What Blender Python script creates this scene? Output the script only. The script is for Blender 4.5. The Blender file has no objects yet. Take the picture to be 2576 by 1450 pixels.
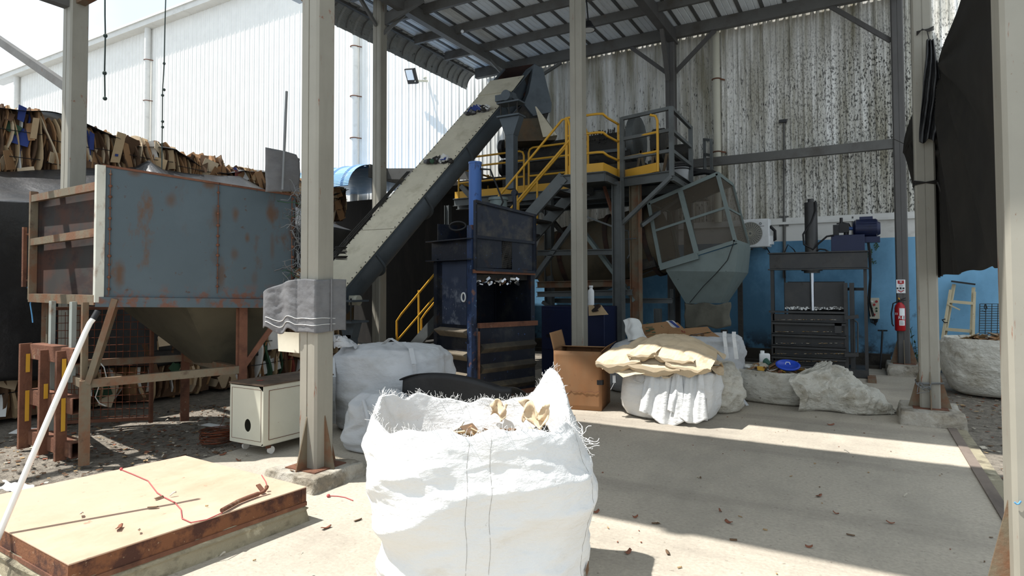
import bpy, math, random
from mathutils import Vector, Matrix, noise
V = Vector
scene = bpy.context.scene
COL = scene.collection
# ---------------------------------------------------------------- camera
FPX, PITCH, YAW, ROLL, CY, EYE = 1534.92, math.radians(1.6627), math.radians(29.7926), math.radians(-.1961), 670.96, 1.6
Fw = V((-math.sin(YAW)*math.cos(PITCH), math.cos(YAW)*math.cos(PITCH), math.sin(PITCH)))
r0 = V((math.cos(YAW), math.sin(YAW), 0)); u0 = r0.cross(Fw)
Rt = r0*math.cos(ROLL)+u0*math.sin(ROLL); Up = -r0*math.sin(ROLL)+u0*math.cos(ROLL)
cd = bpy.data.cameras.new('camera'); cam = bpy.data.objects.new('camera', cd); COL.objects.link(cam)
cam.matrix_world = Matrix(((Rt.x, Up.x, -Fw.x, 0), (Rt.y, Up.y, -Fw.y, 0), (Rt.z, Up.z, -Fw.z, EYE), (0, 0, 0, 1)))
cd.sensor_width = 36; cd.lens = FPX/2576*36; cd.shift_y = -(725-CY)/2576; cd.clip_start = .05; cd.clip_end = 400
scene.camera = cam
O = V((0, 0, EYE))
def ray(x, y): return Fw + Rt*((x-1288)/FPX) + Up*(-(y-CY)/FPX)
def PZ(x, y, z=0.): d = ray(x, y); return O+d*((z-EYE)/d.z)
def PY(x, y, Y): d = ray(x, y); return O+d*(Y/d.y)
def PX(x, y, X): d = ray(x, y); return O+d*(X/d.x)
# ---------------------------------------------------------------- sky, sun, exposure
SUN = V((.42, .30, -1.)).normalized()
sd = bpy.data.lights.new('sun', 'SUN'); sd.energy = 6.4; sd.angle = math.radians(.6); sd.color = (1, .975, .935)
so = bpy.data.objects.new('sun', sd); COL.objects.link(so); so.rotation_euler = SUN.to_track_quat('-Z', 'Y').to_euler(); so.location = (-20, -8, 35)
w = bpy.data.worlds.new('sky'); scene.world = w; w.use_nodes = True
nt = w.node_tree; nt.nodes.clear()
out = nt.nodes.new('ShaderNodeOutputWorld'); bg = nt.nodes.new('ShaderNodeBackground'); tc = nt.nodes.new('ShaderNodeTexCoord')
mp = nt.nodes.new('ShaderNodeMapping'); mp.inputs['Scale'].default_value = (1, 1, 2.5)
ns = nt.nodes.new('ShaderNodeTexNoise'); ns.inputs['Scale'].default_value = 2.2; ns.inputs['Detail'].default_value = 5
cr = nt.nodes.new('ShaderNodeValToRGB'); cr.color_ramp.elements[0].position = .40; cr.color_ramp.elements[1].position = .68
cr.color_ramp.elements[0].color = (.70, .85, .99, 1); cr.color_ramp.elements[1].color = (1, 1, 1, 1)
nt.links.new(tc.outputs['Generated'], mp.inputs[0]); nt.links.new(mp.outputs[0], ns.inputs['Vector']); nt.links.new(ns.outputs['Fac'], cr.inputs[0])
nt.links.new(cr.outputs[0], bg.inputs['Color']); bg.inputs['Strength'].default_value = 1.06; nt.links.new(bg.outputs[0], out.inputs[0])
vs = scene.view_settings; vs.view_transform = 'Standard'; vs.look = 'None'; vs.gamma = 1; vs.use_curve_mapping = False; vs.exposure = 0.3
# ---------------------------------------------------------------- materials
def lin(c):
    return tuple(((x/255)/12.92 if x/255 <= .04045 else ((x/255+.055)/1.055)**2.4) for x in c)+(1,)
MATS = {}
def mat(name, base, rough=.7, metal=0., layers=(), bump=None, var=.12, vscale=3., spec=.4, trans=0.):
    """layers: (colour, scale, lo, hi, stretch xyz, strength[, zone]) ; zone=(axis, a, b) linear mask along an axis"""
    m = bpy.data.materials.new(name); m.use_nodes = True; t = m.node_tree; N = t.nodes; L = t.links
    b = N['Principled BSDF']; b.inputs['Roughness'].default_value = rough; b.inputs['Metallic'].default_value = metal
    b.inputs['Specular IOR Level'].default_value = spec
    tc = N.new('ShaderNodeTexCoord')
    def noi(scale, stretch=(1, 1, 1), det=6, rgh=.6):
        mp = N.new('ShaderNodeMapping'); mp.inputs['Scale'].default_value = stretch
        n = N.new('ShaderNodeTexNoise'); n.inputs['Scale'].default_value = scale; n.inputs['Detail'].default_value = det; n.inputs['Roughness'].default_value = rgh
        L.new(tc.outputs['Object'], mp.inputs[0]); L.new(mp.outputs[0], n.inputs['Vector']); return n.outputs['Fac']
    def rng(src, lo, hi, a=0., c=1.):
        r = N.new('ShaderNodeMapRange'); r.inputs['From Min'].default_value = lo; r.inputs['From Max'].default_value = hi
        r.inputs['To Min'].default_value = a; r.inputs['To Max'].default_value = c; L.new(src, r.inputs['Value']); return r.outputs[0]
    def mul(x, y):
        k = N.new('ShaderNodeMath'); k.operation = 'MULTIPLY'; L.new(x, k.inputs[0])
        if isinstance(y, float): k.inputs[1].default_value = y
        else: L.new(y, k.inputs[1])
        return k.outputs[0]
    def mix(f, a, c):
        x = N.new('ShaderNodeMix'); x.data_type = 'RGBA'; L.new(f, x.inputs[0])
        for s, v in ((6, a), (7, c)):
            if isinstance(v, tuple): x.inputs[s].default_value = v
            else: L.new(v, x.inputs[s])
        return x.outputs[2]
    bc = lin(base); dk = tuple(q*(1-var) for q in bc[:3])+(1,); lt = tuple(min(1, q*(1+var)) for q in bc[:3])+(1,)
    col = mix(rng(noi(vscale), .3, .7), dk, lt)
    for ly in layers:
        c, s, lo, hi = ly[:4]; st = ly[4] if len(ly) > 4 else (1, 1, 1); k = ly[5] if len(ly) > 5 else 1.
        f = mul(rng(noi(s, st, 8, .65), lo, hi), float(k))
        if len(ly) > 6:
            for ax, a, e in ly[6]:
                sp = N.new('ShaderNodeSeparateXYZ'); L.new(tc.outputs['Object'], sp.inputs[0]); f = mul(f, rng(sp.outputs[ax], a, e))
        col = mix(f, col, lin(c))
    L.new(col, b.inputs['Base Color'])
    if bump:
        bp = N.new('ShaderNodeBump'); bp.inputs['Strength'].default_value = bump[1]; bp.inputs['Distance'].default_value = bump[2] if len(bump) > 2 else .02
        L.new(noi(bump[0], bump[3] if len(bump) > 3 else (1, 1, 1)), bp.inputs['Height']); L.new(bp.outputs[0], b.inputs['Normal'])
    if trans:
        tr = N.new('ShaderNodeBsdfTranslucent'); L.new(col, tr.inputs['Color']); mx = N.new('ShaderNodeMixShader'); mx.inputs[0].default_value = trans
        L.new(b.outputs[0], mx.inputs[1]); L.new(tr.outputs[0], mx.inputs[2]); L.new(mx.outputs[0], N['Material Output'].inputs[0])
    MATS[name] = m; return m
RU = (104, 64, 42); RD = (62, 40, 30); DU = (120, 112, 98)
concrete = mat('concrete', (174, 165, 150), .9, 0, [((134, 128, 117), 1.1, .45, .75, (1, .5, 1), .75), ((112, 105, 96), .45, .5, .7, (.4, 2.2, 1), .55), ((160, 152, 138), 5., .55, .8, (.5, 1, 1), .5), ((98, 88, 76), 26, .60, .72, (1, 1, 1), .7)], (38, .35, .01), .14, 40)
gravel = mat('gravel', (134, 126, 114), .95, 0, [((84, 77, 68), 8, .45, .62, (1, 1, 1), .6), ((154, 146, 130), 22, .56, .66, (1, 1, 1), .8), ((64, 56, 48), 34, .58, .68, (1, 1, 1), .8)], (26, 1., .04), .2, 14)
kerb = mat('kerb_concrete', (120, 108, 98), .9, 0, [((84, 76, 70), 4, .45, .7, (1, .3, 1), .8)], (30, .4, .01))
plinth_m = mat('plinth_concrete', (168, 162, 150), .9, 0, [((92, 86, 78), 5, .52, .62, (1, 1, 1), .85), ((140, 130, 112), 3, .45, .6, (1, 1, 1.5), .7)], (14, 1., .03), .15, 9)
panel = mat('wall_panel', (232, 231, 226), .55, 0, [((132, 126, 102), 1.2, .36, .62, (3, 3, .25), .88, ((0, -9.5, -7.6),)),  # first layer: grime under the canopy, darkened to carry its shade in the colour
    ((34, 32, 26), 24, .53, .57, (1.5, 1, .7), .93, ((0, -3.6, .2), (2, 7.2, 6.0))), ((30, 28, 24), 18, .585, .63, (1.6, 1, .35), .9, ((0, -8., -5.), (2, 7.4, 5.6))),
    ((60, 54, 42), 5, .60, .7, (6, 1, .12), .9, ((0, -8.5, -6),))], None, .04)
wallwhite = mat('wall_white_paint', (214, 213, 208), .8, 0, [((150, 146, 136), 2.4, .55, .8, (1, 1, 2), .6)], (30, .12, .01), .05)
wallblue = mat('wall_blue_paint', (122, 174, 208), .8, 0, [((72, 116, 146), 1.3, .20, .55, (1, 1, .7), .85, ((0, .9, .1),)), ((84, 128, 158), 1.3, .48, .75, (1, 1, .7), .6), ((70, 74, 76), 2.6, .62, .74, (1, 1, 1), .8), ((44, 42, 40), 3.2, .44, .56, (1, 1, 1), .95, ((2, .75, .3),))], (26, .15, .01), .06, 2)  # first layer darkens leftward: canopy shade put into the paint colour
walldirt = mat('wall_dirt', (70, 65, 58), .95, 0, [((38, 35, 32), 3, .45, .65, (1, 1, 1), .9)], (20, .5, .02))
roofm = mat('roof_sheet', (222, 228, 232), .5, .0, [((150, 148, 140), 1.5, .55, .8, (3, .6, 1), .5), ((40, 38, 34), 20, .66, .70, (1, 1, 1), .8)], None, .06)
roofdark = mat('roof_rib', (92, 92, 90), .6, .2)
crimp = mat('crimped_sheet', (150, 152, 150), .5, .3, [((54, 52, 46), 7, .60, .68, (1, 1, 1), .85)], None, .08)
steel = mat('beam_steel', (96, 95, 92), .6, .2, [((70, 62, 54), 2.2, .5, .7, (1, 1, 1), .6), (RU, 9, .66, .72, (1, 1, 1), .6)], (20, .15, .01), .1)
colm = mat('column_paint', (150, 146, 134), .55, .1, [((120, 116, 106), 1.4, .45, .75, (2, 2, .3), .6), ((126, 62, 30), 9, .635, .68, (2.2, 2.2, .3), .85), ((128, 60, 30), 3.2, .68, .72, (1, 1, .7), .8), ((110, 62, 34), 60, .68, .72, (1, 1, .6), .7)], (40, .08, .004), .06)
coldark = mat('column_paint_dark', (88, 86, 84), .55, .2, [((66, 62, 58), 1.6, .45, .75, (2, 2, .4), .6)], None, .06)
binm = mat('bin_paint', (76, 88, 94), .6, .15, [((90, 102, 108), 1.6, .5, .75, (1, 1, 1), .5), ((92, 64, 40), 2.4, .60, .68, (1.4, 1.4, .6), .8), ((84, 58, 36), 3.2, .55, .68, (1.6, 1.6, .7), .8, ((1, .1, 1.1),)), ((76, 52, 38), 12, .64, .69, (1, 1, 1), .8), ((110, 66, 42), 7, .50, .6, (1, 1, 1), .8, ((2, 1.62, 1.50),))], (50, .1, .004), .05)
rust = mat('rusty_steel', (112, 74, 56), .85, .1, [(RD, 3, .48, .66, (1, 1, 1), .8), ((136, 96, 70), 7, .52, .7, (1, 1, 1), .7), ((150, 142, 120), 5, .62, .68, (1, 1, 1), .6)], (45, .5, .01), .15)
rustpaint = mat('rusty_painted_steel', (112, 102, 84), .7, .1, [((116, 78, 54), 3.4, .44, .58, (1, 1, .8), .85), (RD, 7, .60, .7, (1, 1, 1), .6)], (45, .3, .01), .12)
rustpanel = mat('rusted_inner_panel', (46, 43, 40), .85, .0, [((70, 42, 30), 1.6, .42, .6, (1, 1, 1.5), .9), ((40, 26, 24), 2.2, .52, .62, (.7, .7, 2.4), .9)], None, .12)
platem = mat('rusted_plate_top', (188, 158, 136), .85, .0, [((166, 134, 108), 1.6, .46, .7, (1, 1, 1), .6), ((190, 172, 148), 2.7, .5, .7, (1, .6, 1), .6), ((112, 80, 62), 12, .64, .7, (1, 1, 1), .5)], (60, .2, .004), .06)
plateside = mat('rusted_plate_side', (118, 76, 50), .85, .1, [((58, 34, 30), 6, .46, .58, (1, 1, 1), .85), ((196, 170, 140), 46, .64, .7, (1, 1, 1), .6)], (60, .6, .01), .15)
oldconc = mat('weathered_concrete', (146, 138, 116), .9, 0, [((96, 88, 74), 5, .5, .62, (1, 1, 1.5), .8), ((206, 198, 172), 9, .55, .7, (1, 1, 1), .6)], (18, .8, .02), .12)
cabm = mat('cabinet_cream', (196, 193, 176), .5, 0, [((130, 96, 60), 14, .68, .72, (1, 1, 1), .8), ((176, 170, 148), 2, .5, .75, (1, 1, 1), .4)], None, .03)
cabtop = mat('cabinet_top_dirty', (98, 82, 68), .85, 0, [((60, 50, 42), 5, .45, .65, (1, 1, 1), .8)], (30, .5, .01))
pvc = mat('white_pvc', (226, 224, 218), .35, 0, [((150, 146, 138), 9, .62, .68, (1, 1, 1), .6)], None, .02)
blackm = mat('black_rubber', (26, 26, 27), .55, 0, [((58, 58, 58), 2.5, .5, .8, (1, 1, 1), .5)], (30, .2, .01))
tarpm = mat('black_tarp', (30, 30, 31), .42, 0, [((62, 62, 62), 2, .5, .8, (1, 1, 1), .5)], (6, .35, .04), .2, 4, .6)
shadenet = mat('tarp_net', (38, 36, 33), .8, 0, [((58, 54, 48), 1.2, .45, .75, (1, 1, .6), .6)], (70, .1, .005), .12, 4, .2, .0)
clothm = mat('grey_cloth', (112, 112, 113), .9, 0, [((88, 88, 90), 5, .45, .7, (1, 1, 3), .6)], (90, .35, .006), .08)
bagm = mat('white_woven_bag', (226, 226, 224), .62, 0, [((190, 178, 156), 3.0, .58, .78, (1, 1, 1.6), .45), ((120, 110, 96), 14, .68, .73, (1, 1, 1), .5)], (12, .5, .03, (1, 1, 2.0)), .03, 3, .35, .10)
bagdirty = mat('dirty_woven_bag', (206, 202, 190), .7, 0, [((136, 124, 100), 3.2, .5, .66, (1, 1, 1.4), .6), ((70, 64, 56), 9, .62, .7, (1, 1, 1), .7)], (10, 1., .05, (1, 1, 1.6)), .06, 3, .3, .05)
baggrey = mat('greyed_woven_bag', (196, 198, 200), .65, 0, [((150, 148, 142), 2.6, .52, .75, (1, 1, 1.6), .5)], (10, .45, .03, (1, 1, 2)), .05, 3, .3, .1)
kraft = mat('kraft_paper', (204, 184, 154), .8, 0, [((176, 150, 114), 2.4, .5, .75, (1, 1, 1), .5), ((212, 190, 154), 4, .55, .75, (1, 1, 1), .5)], (9, .3, .02), .06)
cardb = mat('cardboard', (156, 119, 83), .85, 0, [((140, 98, 62), 3, .5, .75, (1, 1, 1), .5), ((98, 72, 52), 10, .64, .7, (1, 1, 1), .6)], (40, .1, .004), .06)
cardl = mat('cardboard_light', (188, 162, 126), .85, 0, [((150, 120, 86), 4, .5, .75, (1, 1, 1), .5)])
cardd = mat('cardboard_dark', (98, 74, 54), .9, 0, [((60, 46, 36), 5, .45, .7, (1, 1, 1), .7)])
boxm = mat('cardboard_box_side', (138, 102, 70), .8, 0, [((146, 92, 50), 3, .45, .75, (1, 1, .5), .6), ((104, 66, 40), 12, .64, .7, (1, 1, 1), .6)], (50, .1, .004), .05)
paperw = mat('white_paper', (214, 214, 210), .8)
paperb = mat('blue_print', (42, 60, 122), .7)
paperg = mat('green_print', (52, 82, 60), .7)
papery = mat('yellow_print', (196, 150, 56), .6)
paperr = mat('red_print', (130, 60, 50), .7)
coverm = mat('conveyor_cover', (200, 193, 172), .85, .0, [((166, 158, 134), 3.5, .52, .68, (1, 1, 1), .6), ((70, 62, 48), 9, .66, .7, (1, 1, 1), .8)], (30, .3, .01), .08)
trough = mat('conveyor_steel', (88, 96, 102), .55, .25, [((64, 68, 70), 2.5, .5, .7, (1, 1, 1), .5), ((50, 46, 40), 11, .65, .7, (1, 1, 1), .8)], (40, .1, .005), .08)
machg = mat('machine_grey', (92, 96, 96), .55, .25, [((60, 60, 56), 2, .45, .7, (1, 1, 1), .6), ((96, 72, 44), 6, .64, .7, (1, 1, 1), .5)], (30, .1, .01), .1)
machd = mat('machine_dark', (52, 50, 47), .7, .2, [((90, 82, 66), 3, .55, .7, (1, 1, 1), .6), ((24, 22, 20), 8, .6, .66, (1, 1, 1), .8)], (14, .4, .03), .12)
drumm = mat('drum_steel', (92, 84, 68), .6, .3, [((120, 84, 48), 1.4, .5, .7, (1, 1, 1), .6), ((50, 48, 44), 2.2, .5, .7, (1, 1, 1), .6)], None, .1)
hopm = mat('hopper_green_grey', (112, 124, 122), .6, .15, [((80, 86, 82), 2, .5, .75, (1, 1, 1), .5), ((40, 36, 30), 14, .68, .72, (1, 1, 1), .8)], None, .05)
yel = mat('yellow_paint', (205, 156, 50), .5, 0, [((150, 104, 34), 9, .62, .7, (1, 1, 1), .6)], None, .06)
bluebal = mat('baler_navy', (27, 32, 43), .42, .3, [((80, 78, 72), 2.4, .52, .72, (1, 1, 1), .6), ((70, 100, 160), 16, .65, .69, (1, 1, 1), .8), ((64, 44, 30), 4, .60, .7, (1, 1, 1), .7), ((150, 150, 146), 30, .69, .72, (1, 1, 1), .6)], (30, .15, .01), .15)
bluepost = mat('baler_blue_worn', (38, 54, 84), .5, .2, [((20, 26, 40), 6, .5, .6, (1, 1, .5), .8), ((130, 90, 66), 9, .6, .66, (1, 1, .7), .7), ((120, 160, 190), 18, .64, .68, (1, 1, 1), .7)], (30, .2, .01), .1)
worn = mat('worn_bright_steel', (120, 128, 140), .35, .55, [((40, 48, 66), 3, .45, .62, (1, 1, 1), .85), ((190, 194, 200), 26, .62, .7, (1, 1, .4), .7)], None, .15)
dustb = mat('dusty_rib', (104, 95, 80), .85, .05, [((72, 66, 60), 4, .5, .7, (1, 1, 1), .7)], (30, .3, .01))
cylb = mat('cylinder_blue', (58, 96, 158), .4, .1, [((30, 46, 80), 8, .62, .68, (1, 1, .5), .7)], None, .06)
balr = mat('baler_charcoal', (62, 62, 62), .5, .3, [((84, 80, 74), 3, .5, .7, (1, 1, 1), .5), ((40, 38, 36), 6, .55, .7, (1, 1, 1), .6)], (30, .1, .01), .1)
chrome = mat('chrome_rod', (170, 172, 176), .2, .95)
navy = mat('navy_paint', (24, 32, 62), .4, .2, [((20, 24, 40), 4, .55, .7, (1, 1, 1), .6)], None, .08)
redm = mat('red_paint', (164, 24, 30), .35)
whitem = mat('white_plastic', (228, 230, 230), .45)
blackp = mat('black_plastic', (24, 24, 26), .5)
blackd = mat('black_cable', (20, 20, 22), .6)
letter = mat('black_print', (26, 26, 30), .7)
wood = mat('cream_wood', (188, 176, 146), .7, 0, [((90, 76, 56), 9, .6, .68, (1, 1, .6), .8)], (40, .2, .005))
wire = mat('rusty_wire', (116, 62, 38), .7, .3, [((60, 40, 30), 12, .5, .6, (1, 1, 1), .7)])
wiregrey = mat('grey_wire', (120, 122, 122), .6, .4)
ropem = mat('rope', (66, 76, 72), .9)
ropeb = mat('blue_rope', (92, 150, 196), .8)
redcord = mat('red_cord', (176, 84, 84), .7)
leaf = mat('leaf', (52, 74, 40), .7)
glass = mat('lamp_glass', (226, 230, 232), .2, 0, (), None, .02)
shedblue = mat('shed_blue_sheet', (120, 160, 204), .35, .3, [((206, 222, 236), 3, .5, .7, (1, 1, 1), .5)], None, .05)
litter = [mat('scrap_%s' % n, c, .85) for n, c in (('tan', (160, 134, 98)), ('pale', (180, 172, 156)), ('brown', (100, 78, 58)), ('reddish', (128, 82, 62)))]
meshm = mat('wire_mesh_dark', (66, 60, 52), .7, .2)
def add_stains(m, colour, spots):
    t = m.node_tree; N = t.nodes; L = t.links; b = N['Principled BSDF']; col = b.inputs['Base Color'].links[0].from_socket; tc = N.new('ShaderNodeTexCoord')
    n = N.new('ShaderNodeTexNoise'); n.inputs['Scale'].default_value = 9; n.inputs['Detail'].default_value = 8; L.new(tc.outputs['Object'], n.inputs['Vector'])
    for c, rad, k in spots:
        s1 = N.new('ShaderNodeVectorMath'); s1.operation = 'SUBTRACT'; L.new(tc.outputs['Object'], s1.inputs[0]); s1.inputs[1].default_value = c
        s2 = N.new('ShaderNodeVectorMath'); s2.operation = 'DIVIDE'; L.new(s1.outputs[0], s2.inputs[0]); s2.inputs[1].default_value = rad
        s3 = N.new('ShaderNodeVectorMath'); s3.operation = 'LENGTH'; L.new(s2.outputs[0], s3.inputs[0])
        s4 = N.new('ShaderNodeMath'); s4.operation = 'ADD'; L.new(s3.outputs['Value'], s4.inputs[0]); L.new(n.outputs['Fac'], s4.inputs[1])
        r = N.new('ShaderNodeMapRange'); r.inputs['From Min'].default_value = 1.55; r.inputs['From Max'].default_value = .75; r.inputs['To Max'].default_value = k; L.new(s4.outputs[0], r.inputs['Value'])
        x = N.new('ShaderNodeMix'); x.data_type = 'RGBA'; L.new(r.outputs[0], x.inputs[0]); L.new(col, x.inputs[6]); x.inputs[7].default_value = lin(colour); col = x.outputs[2]
    L.new(col, b.inputs['Base Color'])
# ---------------------------------------------------------------- mesh building
class MB:
    def __init__(s): s.v = []; s.f = []; s.m = []; s.s = []
    def add(s, vs, fs, mi=0, sm=False):
        n = len(s.v); s.v += [V(p) for p in vs]
        for f in fs: s.f.append([i+n for i in f]); s.m.append(mi); s.s.append(sm)
        return s
    def box(s, c, d, R=None, mi=0):
        c = V(c); vs = []
        for z in (-.5, .5):
            for x, y in ((-.5, -.5), (.5, -.5), (.5, .5), (-.5, .5)):
                p = V((x*d[0], y*d[1], z*d[2])); vs.append(c+((R @ p) if R else p))
        return s.add(vs, [(3, 2, 1, 0), (4, 5, 6, 7), (0, 1, 5, 4), (1, 2, 6, 5), (2, 3, 7, 6), (3, 0, 4, 7)], mi)
    def bb(s, a, b, mi=0):
        a = V(a); b = V(b); return s.box((a+b)/2, [abs(q) for q in (b-a)], None, mi)
    def frame_axes(s, p0, p1, up=(0, 0, 1)):
        t = (V(p1)-V(p0)).normalized(); u = V(up)
        if abs(t.dot(u.normalized())) > .98: u = V((0, 1, 0)) if abs(t.y) < .9 else V((1, 0, 0))
        r = t.cross(u).normalized(); u = r.cross(t).normalized(); return t, r, u
    def prof(s, p0, p1, pts, up=(0, 0, 1), mi=0, sm=False, caps=True):
        p0 = V(p0); p1 = V(p1); t, r, u = s.frame_axes(p0, p1, up); n = len(pts)
        vs = [p+r*a+u*b for p in (p0, p1) for a, b in pts]
        fs = [(i, (i+1) % n, n+(i+1) % n, n+i) for i in range(n)]
        s.add(vs, fs, mi, sm)
        if caps: s.add(vs, [tuple(reversed(range(n))), tuple(range(n, 2*n))], mi)
        return s
    def bar(s, p0, p1, w, h, up=(0, 0, 1), mi=0):
        return s.prof(p0, p1, [(-w/2, -h/2), (w/2, -h/2), (w/2, h/2), (-w/2, h/2)], up, mi)
    def ibeam(s, p0, p1, w, h, t=.012, up=(0, 0, 1), mi=0):
        a, b = w/2, h/2
        return s.prof(p0, p1, [(-a, -b), (a, -b), (a, -b+t), (t/2, -b+t), (t/2, b-t), (a, b-t), (a, b), (-a, b), (-a, b-t), (-t/2, b-t), (-t/2, -b+t), (-a, -b+t)], up, mi)
    def chan(s, p0, p1, w, h, t=.01, up=(0, 0, 1), mi=0):
        a, b = w/2, h/2
        return s.prof(p0, p1, [(-a, -b), (a, -b), (a, -b+t), (-a+t, -b+t), (-a+t, b-t), (a, b-t), (a, b), (-a, b)], up, mi)
    def cyl(s, p0, p1, r0, r1=None, n=20, mi=0, caps=True):
        r1 = r0 if r1 is None else r1; p0 = V(p0); p1 = V(p1); t, r, u = s.frame_axes(p0, p1)
        ang = [2*math.pi*i/n for i in range(n)]
        vs = [p+(r*math.cos(a)+u*math.sin(a))*q for p, q in ((p0, r0), (p1, r1)) for a in ang]
        s.add(vs, [(i, (i+1) % n, n+(i+1) % n, n+i) for i in range(n)], mi, True)
        if caps: s.add(vs, [tuple(reversed(range(n))), tuple(range(n, 2*n))], mi)
        return s
    def tube(s, pts, r, n=7, mi=0, closed=False):
        pts = [V(p) for p in pts]; vs = []; k = len(pts); prev = None
        for i, p in enumerate(pts):
            a = pts[(i-1) % k] if (i > 0 or closed) else p; b = pts[(i+1) % k] if (i < k-1 or closed) else p
            t = (b-a).normalized() if (b-a).length > 1e-9 else V((0, 0, 1))
            if prev is None: q = V((0, 0, 1)) if abs(t.z) < .9 else V((1, 0, 0)); x = t.cross(q).normalized()
            else: x = (prev-t*prev.dot(t)).normalized()
            prev = x; y = t.cross(x)
            vs += [p+(x*math.cos(2*math.pi*j/n)+y*math.sin(2*math.pi*j/n))*r for j in range(n)]
        fs = []
        for i in range(k if closed else k-1):
            for j in range(n): fs.append((i*n+j, i*n+(j+1) % n, ((i+1) % k)*n+(j+1) % n, ((i+1) % k)*n+j))
        s.add(vs, fs, mi, True)
        if not closed: s.add(vs, [tuple(reversed(range(n))), tuple(range((k-1)*n, k*n))], mi)
        return s
    def grid(s, fn, nu, nv, mi=0, sm=True, wrap=False):
        vs = [V(fn(i/nu, j/nv)) for j in range(nv+1) for i in range(nu if wrap else nu+1)]; q = nu if wrap else nu+1
        fs = [(j*q+i, j*q+(i+1) % q, (j+1)*q+(i+1) % q, (j+1)*q+i) for j in range(nv) for i in range(nu)]
        return s.add(vs, fs, mi, sm)
    def prism(s, poly, vec, mi=0):
        poly = [V(p) for p in poly]; vec = V(vec); n = len(poly)
        return s.add(poly+[p+vec for p in poly], [tuple(reversed(range(n))), tuple(range(n, 2*n))]+[(i, (i+1) % n, n+(i+1) % n, n+i) for i in range(n)], mi)
    def ball(s, c, r, n=12, mi=0, sc=(1, 1, 1)):
        c = V(c); return s.grid(lambda u, v: c+V((math.cos(2*math.pi*u)*math.sin(math.pi*v)*sc[0], math.sin(2*math.pi*u)*math.sin(math.pi*v)*sc[1], -math.cos(math.pi*v)*sc[2]))*r, n, n//2, mi, True, True)
    def lathe(s, prof, c, axis=(0, 0, 1), n=28, mi=0):
        c = V(c); t, r, u = s.frame_axes((0, 0, 0), axis); m = len(prof)
        return s.grid(lambda a, b: c+t*prof[round(b*(m-1))][1]+(r*math.cos(2*math.pi*a)+u*math.sin(2*math.pi*a))*max(prof[round(b*(m-1))][0], 1e-4), n, m-1, mi, True, True)
    def build(s, name, ms, parent=None, bevel=0., solid=0., sub=0):
        me = bpy.data.meshes.new(name); o = bpy.data.objects.new(name, me); COL.objects.link(o)
        org = V((0, 0, 0))
        if parent is not None:
            o.parent = parent; q = parent
            while q is not None: org += q.location; q = q.parent
        elif s.v:
            lo = V([min(p[i] for p in s.v) for i in range(3)]); hi = V([max(p[i] for p in s.v) for i in range(3)])
            org = V(((lo.x+hi.x)/2, (lo.y+hi.y)/2, lo.z)); o.location = org
        me.from_pydata([tuple(p-org) for p in s.v], [], s.f)
        for m in (ms if isinstance(ms, (list, tuple)) else [ms]): me.materials.append(m)
        me.polygons.foreach_set('material_index', s.m); me.polygons.foreach_set('use_smooth', s.s); me.update()
        if bevel:
            b = o.modifiers.new('bevel', 'BEVEL'); b.width = bevel; b.segments = 2; b.limit_method = 'ANGLE'; b.angle_limit = .7
        if solid:
            q = o.modifiers.new('solid', 'SOLIDIFY'); q.thickness = solid; q.offset = 0
        if sub:
            q = o.modifiers.new('sub', 'SUBSURF'); q.levels = sub; q.render_levels = sub
        return o
def tag(o, label, cat=None, group=None, kind=None):
    if label: o['label'] = label
    if cat: o['category'] = cat
    if group: o['group'] = group
    if kind: o['kind'] = kind
    return o
def thing(name, label, cat, loc, group=None):
    o = bpy.data.objects.new(name, None); COL.objects.link(o); o.location = V(loc); o.empty_display_size = .2
    return tag(o, label, cat, group)
def struct(mb, name, m, label=None, **k):
    return tag(mb.build(name, m, **k), label, None, None, 'structure')
def copy_tree(o, parent=None):
    c = o.copy(); COL.objects.link(c); c.parent = parent
    for ch in list(o.children): copy_tree(ch, c)
    return c
def text_part(txt, name, m, size, origin, right, up, parent, depth=.002):
    cu = bpy.data.curves.new(name, 'FONT'); cu.body = txt; cu.size = size; cu.extrude = depth; cu.align_x = 'CENTER'; cu.align_y = 'CENTER'
    ob = bpy.data.objects.new(name, cu); dg = bpy.context.evaluated_depsgraph_get(); COL.objects.link(ob); dg.update()
    me = bpy.data.meshes.new_from_object(ob.evaluated_get(dg)); bpy.data.objects.remove(ob)
    r = V(right).normalized(); u = V(up).normalized(); n = r.cross(u)
    mb = MB(); mb.add([V(origin)+r*v.co.x+u*v.co.y+n*v.co.z for v in me.vertices], [tuple(p.vertices) for p in me.polygons])
    return mb.build(name, m, parent)
def arc(c, r, a0, a1, n, ax, ay):
    return [V(c)+V(ax)*(r*math.cos(a0+(a1-a0)*i/n))+V(ay)*(r*math.sin(a0+(a1-a0)*i/n)) for i in range(n+1)]
def crease(p, s, sd):
    q = V(p)*s+V((sd*3.1, sd*1.7, sd)); wv = noise.noise_vector(q*.6)
    a = noise.noise(V((q.x, q.y, q.z*1.4))+wv*.7); return 1-2.2*math.sqrt(a*a+.0025)
rnd = random.Random(11)
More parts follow.
